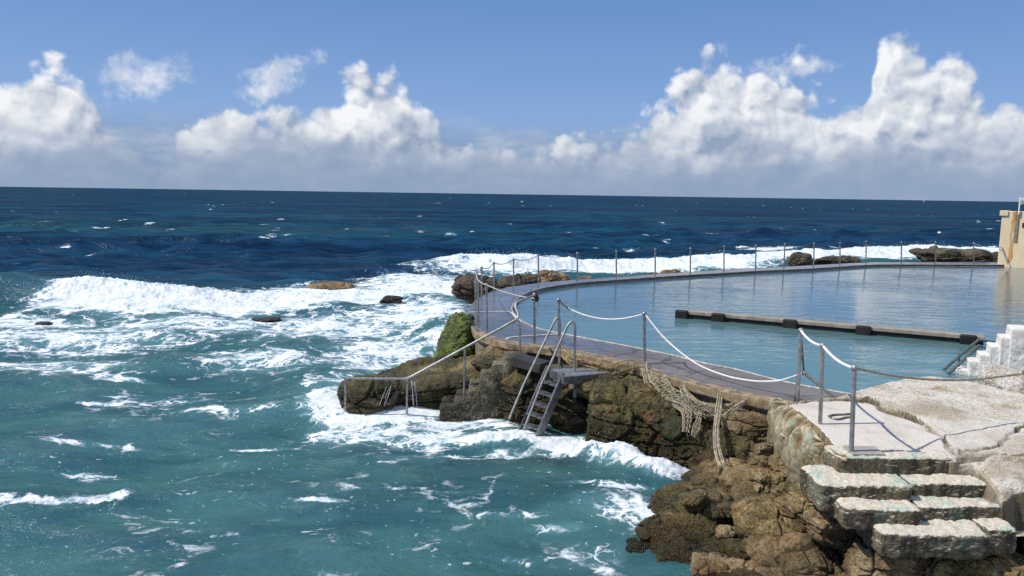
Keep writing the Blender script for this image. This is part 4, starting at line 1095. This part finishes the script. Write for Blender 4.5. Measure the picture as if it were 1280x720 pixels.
pf = thing('platform_rail', 'two steel posts on the pale slab joined by a white rope', 'barrier', P(1064, 568, ZP))
pd_ = P(1025, 532, ZP-.02); td = D(1028.5, 432, pd_[1]); pole(MB(), pd_, td, .026).build('post', M['bright_steel'], pf)
pe = P(1064, 568, ZP-.02); te = D(1068, 460, pe[1]); pole(MB(), pe, te, .027).build('post', M['bright_steel'], pf)
MB().tube(sagging(tc, td, .05, 14), .017, 8).build('rope', M['rope_white'], pf)
MB().tube(sagging(td, te, .05, 14), .017, 8).build('rope', M['rope_white'], pf)
er = D(1281, 466, 9.6)
MB().tube(smooth_path([te, D(1115, 469.5, 8.75), D(1165, 474.5, 9.0), D(1215, 474.5, 9.25), D(1255, 470, 9.45), er, D(1330, 450, 9.8)], 6), .014, 8).build('rope', M['rope_tan'], pf)
MB().ball(er, .035, 8, 6).build('shackle', M['chain'], pf)

# netting
def net(label, strands, mat, seed, r=.0032):
    rng = np.random.RandomState(seed); mb = MB()
    for pts, n, sp in strands:
        base = np.array(smooth_path(pts, 12)); L = len(base); n = int(n*1.6)
        tg = np.gradient(base, axis=0); tg /= np.linalg.norm(tg, axis=1)[:, None]+1e-9
        wd = np.cross(tg, (.25, .95, .1)); wd /= np.linalg.norm(wd, axis=1)[:, None]+1e-9     # across the sheet, roughly along the wall
        w = np.linspace(0, 1, L); o = rng.uniform(0, 9, 4)
        width = sp*3.6*(.45+.55*np.sin(math.pi*np.clip(w, .05, .95)))*(1+.25*np.sin(w*7+o[0]))
        for k in range(n):
            zig = (np.arange(L) % 4-1.5)*(1 if k % 2 else -1)/n*.9                            # neighbours meet and part: diamond mesh
            v = (k+.5)/n-.5+zig+.02*rng.normal(size=L)
            fold = sp*.8*np.sin(v*15+o[1]+w*4)+sp*.4*np.sin(v*41+o[2]-w*6)
            ln = base+wd*(v*width)[:, None]+np.array([0, -1.0, .2])*fold[:, None]
            e = L-rng.randint(0, max(2, L//5)) if rng.rand() < .6 else L
            mb.tube(ln[:e], r*rng.uniform(.8, 1.4), 4)
        for k in (-.5, .5):
            mb.tube(base+wd*(k*width*.9)[:, None], r*2.2, 5)                                   # the cord along each edge
    o = mb.build('rope_net', mat); return tag(o, label, 'net')
dn = lambda l: [D(*p) for p in l]
net('tan netting lying bunched along the stone edge by the ladder', [(dn([(703, 441, 14.85), (716, 452, 14.5), (741, 458, 14.2), (762, 464, 13.9), (782, 458, 13.75), (805, 454, 13.75)]), 22, .075),
    (dn([(701, 436, 15.0), (712, 447, 14.7), (722, 458, 14.3)]), 10, .07)], M['net_dark'], 5)
net('pale net draped from the fence post over the concrete wall', [
    (dn([(805, 454, 13.75), (809, 475, 13.3), (815, 493, 13.0), (831, 500, 12.7), (848, 506, 12.4), (858, 516, 12.2), (857, 540, 11.95)]), 12, .05),
    (dn([(829, 470, 13.1), (840, 491, 12.75), (852, 509, 12.4), (865, 517, 12.25), (876, 521, 12.1)]), 9, .04),
    (dn([(852, 482, 12.75), (860, 504, 12.5), (872, 512, 12.3), (884, 510, 12.2)]), 9, .04),
    (dn([(854, 485, 12.7), (875, 505, 12.35), (897, 508, 12.15), (917, 506, 12.0), (936, 498, 11.95)]), 7, .025),
    (dn([(812, 470, 13.15), (832, 488, 12.75), (856, 504, 12.4), (880, 512, 12.2), (905, 512, 12.05), (930, 503, 11.95)]), 9, .075),
    (dn([(876, 512, 12.25), (872, 530, 12.0), (866, 545, 11.8)]), 6, .03)], M['net'], 6)
net('frayed strand of net hanging down to the brown shelf', [
    (dn([(901, 487, 12.3), (898, 512, 11.8), (895, 540, 11.2), (897, 563, 10.9), (902, 580, 10.7), (910, 589, 10.6)]), 16, .032),
    (dn([(938, 497, 11.9), (920, 510, 11.75), (905, 522, 11.7), (897, 528, 11.6)]), 8, .022)], M['net'], 8)

# ------------------------------------------------------------------ beam and steps in the pool, far wall
bm = thing('pool_beam', 'long low concrete beam on dark blocks crossing the pool', 'beam', P(1040, 410, ZW))
zb = 1.30
a, b = P(849, 388, zb), P(1231, 421, zb); ddir = (b-a)/np.linalg.norm(b-a); sd_ = np.array([-ddir[1], ddir[0], 0]); sd_ = sd_ if sd_[1] > 0 else -sd_
MB().box((a+b)/2+sd_*.14-np.array([0, 0, .045]), (b-a)/2, sd_*.16, (0, 0, .045)).build('beam_top', M['beam'], bm, False, .01)
MB().box((a+b)/2+sd_*.15-np.array([0, 0, .19]), (b-a)/2*.997, sd_*.13, (0, 0, .098)).build('beam_base', M['beam_dark'], bm, False, .01)
for t in (.012, .15, .405, .645, .955):
    c = a+(b-a)*t-sd_*.045; MB().box(c-np.array([0, 0, .15]), ddir*.17, sd_*.08, (0, 0, .17)).build('block', M['beam_dark'], bm, False, .03)

sw = thing('stepped_wall', 'whitewashed stepped wall climbing beside the pool stairs', 'wall', P(1240, 480, ZP))
SX = [(1190, 1208, 473), (1206, 1221, 463), (1219.5, 1235, 452), (1233, 1247, 444), (1246, 1261, 433), (1259.5, 1276, 422), (1273.5, 1300, 411)]
for k, (x0, x1, yt) in enumerate(SX):
    dy = 14.0-.10*k; a = D(x0, yt, dy); b = D(x1, yt, dy)
    zb_ = 0.9
    rock('step', None, ((a[0]+b[0])/2, dy+.2, (a[2]+zb_)/2), ((b[0]-a[0])*1.02, .42+.01*k, a[2]-zb_), M['white_concrete'], 100+k, e=26, n=50, rot=(0, 0, -24), amp=.012, strata=.0, fine=.008, crack=0, parent=sw)
pr = thing('pool_handrail', 'pair of green grey rails sloping down into the pool', 'handrail', P(1200, 460, ZW))
for (q, dd) in ((((1175, 466, 14.3), (1223, 425, 14.9), (1254, 429, 14.7), (1283, 405, 15.0)), 0), (((1186, 467, 13.9), (1224, 432, 14.4), (1246, 439, 14.2)), 0)):
    MB().tube([D(*p) for p in q], .028, 8).build('rail', M['green_rail'], pr)
for p, q in (((1199, 443, 14.2), (1198, 472, 14.2)), ((1246, 429, 14.65), (1246, 441, 14.65))):
    MB().tube([D(*p), D(*q)], .020, 8).build('leg', M['green_rail'], pr)

cw = thing('cream_wall', 'tall cream painted wall streaked with rust at the pool end', 'wall', P(1270, 330, ZD))
yw = 38.0
A0 = D(1253, 264, yw); z0, z1 = .3, A0[2]; A0[2] = 0
ue = np.array([1.0, -.78, 0]); ue /= np.linalg.norm(ue); un = np.array([ue[1], -ue[0], 0])     # along the face, and out of it
LW = 7.0
def onwall(px, z, out=0.0):
    d = ray(px, 300); k = d[0]/d[1]                # where the sight line meets the face
    t = (k*A0[1]-A0[0])/(ue[0]-k*ue[1]); q = A0+ue*t+un*out; return np.array([q[0], q[1], z])
cc = A0+ue*LW/2-un*.6; MB().box((cc[0], cc[1], (z0+z1)/2), ue*LW/2, un*.6, (0, 0, (z1-z0)/2)).build('wall_body', M['cream'], cw, False, .03)
cc = A0+ue*.08-un*.55; MB().box((cc[0], cc[1], z1-.10), ue*.18, un*.62, (0, 0, .13)).build('corner_cap', M['cream'], cw, False, .02)
q0, q1 = onwall(1261.5, 0), onwall(1267, 0)
def stain(pa_, pb_, zt_, zb_, seed):
    n = 40; V = []; L = np.linalg.norm(pb_-pa_)
    for k in range(n+1):
        t = k/n; z = zt_+(zb_-zt_)*t; wob = .03*math.sin(t*9+seed)+.02*math.sin(t*23); wd = L*(.36+.14*math.sin(t*7+seed*2))
        for g in (-1, 1):
            q = (pa_+pb_)/2+ue*(wob+g*wd)+un*.004; V.append((q[0], q[1], z))
    return link_mesh('rust_stain', V, [(2*k, 2*k+1, 2*k+3, 2*k+2) for k in range(n)], M['rust'], cw, False)
stain(q0, q1, z1-.02, ZD+.12, 1)
pb_ = onwall(1268.6, z1-.75, .03)
MB().box(pb_, ue*.07, un*.03, (0, 0, .75)).build('pole_bracket', M['coping'], cw, False)
MB().box(onwall(1281, D(1281, 282, 36.6)[2], .02), ue*.17, un*.02, (0, 0, .11)).build('plaque', M['black'], cw, False)
MB().tube([D(1252.5, 309, yw-.1), onwall(1263, ZD+.05, .25)], .02, 6).build('strut', M['steel'], cw)
x_ = pb_[0]; yw = pb_[1]
fl = thing('pennant', 'small white pennant flying from a pole on the cream wall', 'flag', (x_, yw-.09, z1))
MB().tube([(x_, yw-.09, z1-.15), (x_, yw-.09, z1+.72)], .030, 8).build('pole', M['white'], fl)
V = []; n = 14
for k in range(n+1):
    t = k/n; h = .19*(1-.75*t); wv = .04*math.sin(t*7)
    V += [(x_+.03+.62*t, yw-.09+wv, z1+.52+h-.02*t), (x_+.03+.62*t, yw-.09+wv, z1+.52-h-.02*t)]
o = link_mesh('cloth', V, [(2*k, 2*k+1, 2*k+3, 2*k+2) for k in range(n)], M['white'], fl, True)
sm = o.modifiers.new('thick', 'SOLIDIFY'); sm.thickness = .01

# a sail on the horizon
sb = thing('sailing_boat', 'tiny white sail far out on the horizon', 'boat', (D(1154.5, 250, 2600)[0], 2600, 0))
bx = D(1154.5, 250, 2600)[0]
link_mesh('sail', [(bx-.4, 2600, 2), (bx+4.2, 2600, 2), (bx-.3, 2600.3, 11), (bx-.4, 2600.4, 2), (bx+4.2, 2600.4, 2), (bx-.3, 2600.6, 11)], [(0, 1, 2), (5, 4, 3), (0, 3, 4, 1), (1, 4, 5, 2), (2, 5, 3, 0)], M['white'], sb, False)
mb = MB(); mb.tube([(bx-4, 2600, .9), (bx-2, 2600, .8), (bx+3, 2600, .8), (bx+4.5, 2600, 1.1)], [.2, .9, .9, .15], 8); mb.build('hull', M['white'], sb)
MB().tube([(bx-.4, 2600.2, .8), (bx-.4, 2600.2, 12)], .1, 6).build('mast', M['steel'], sb)
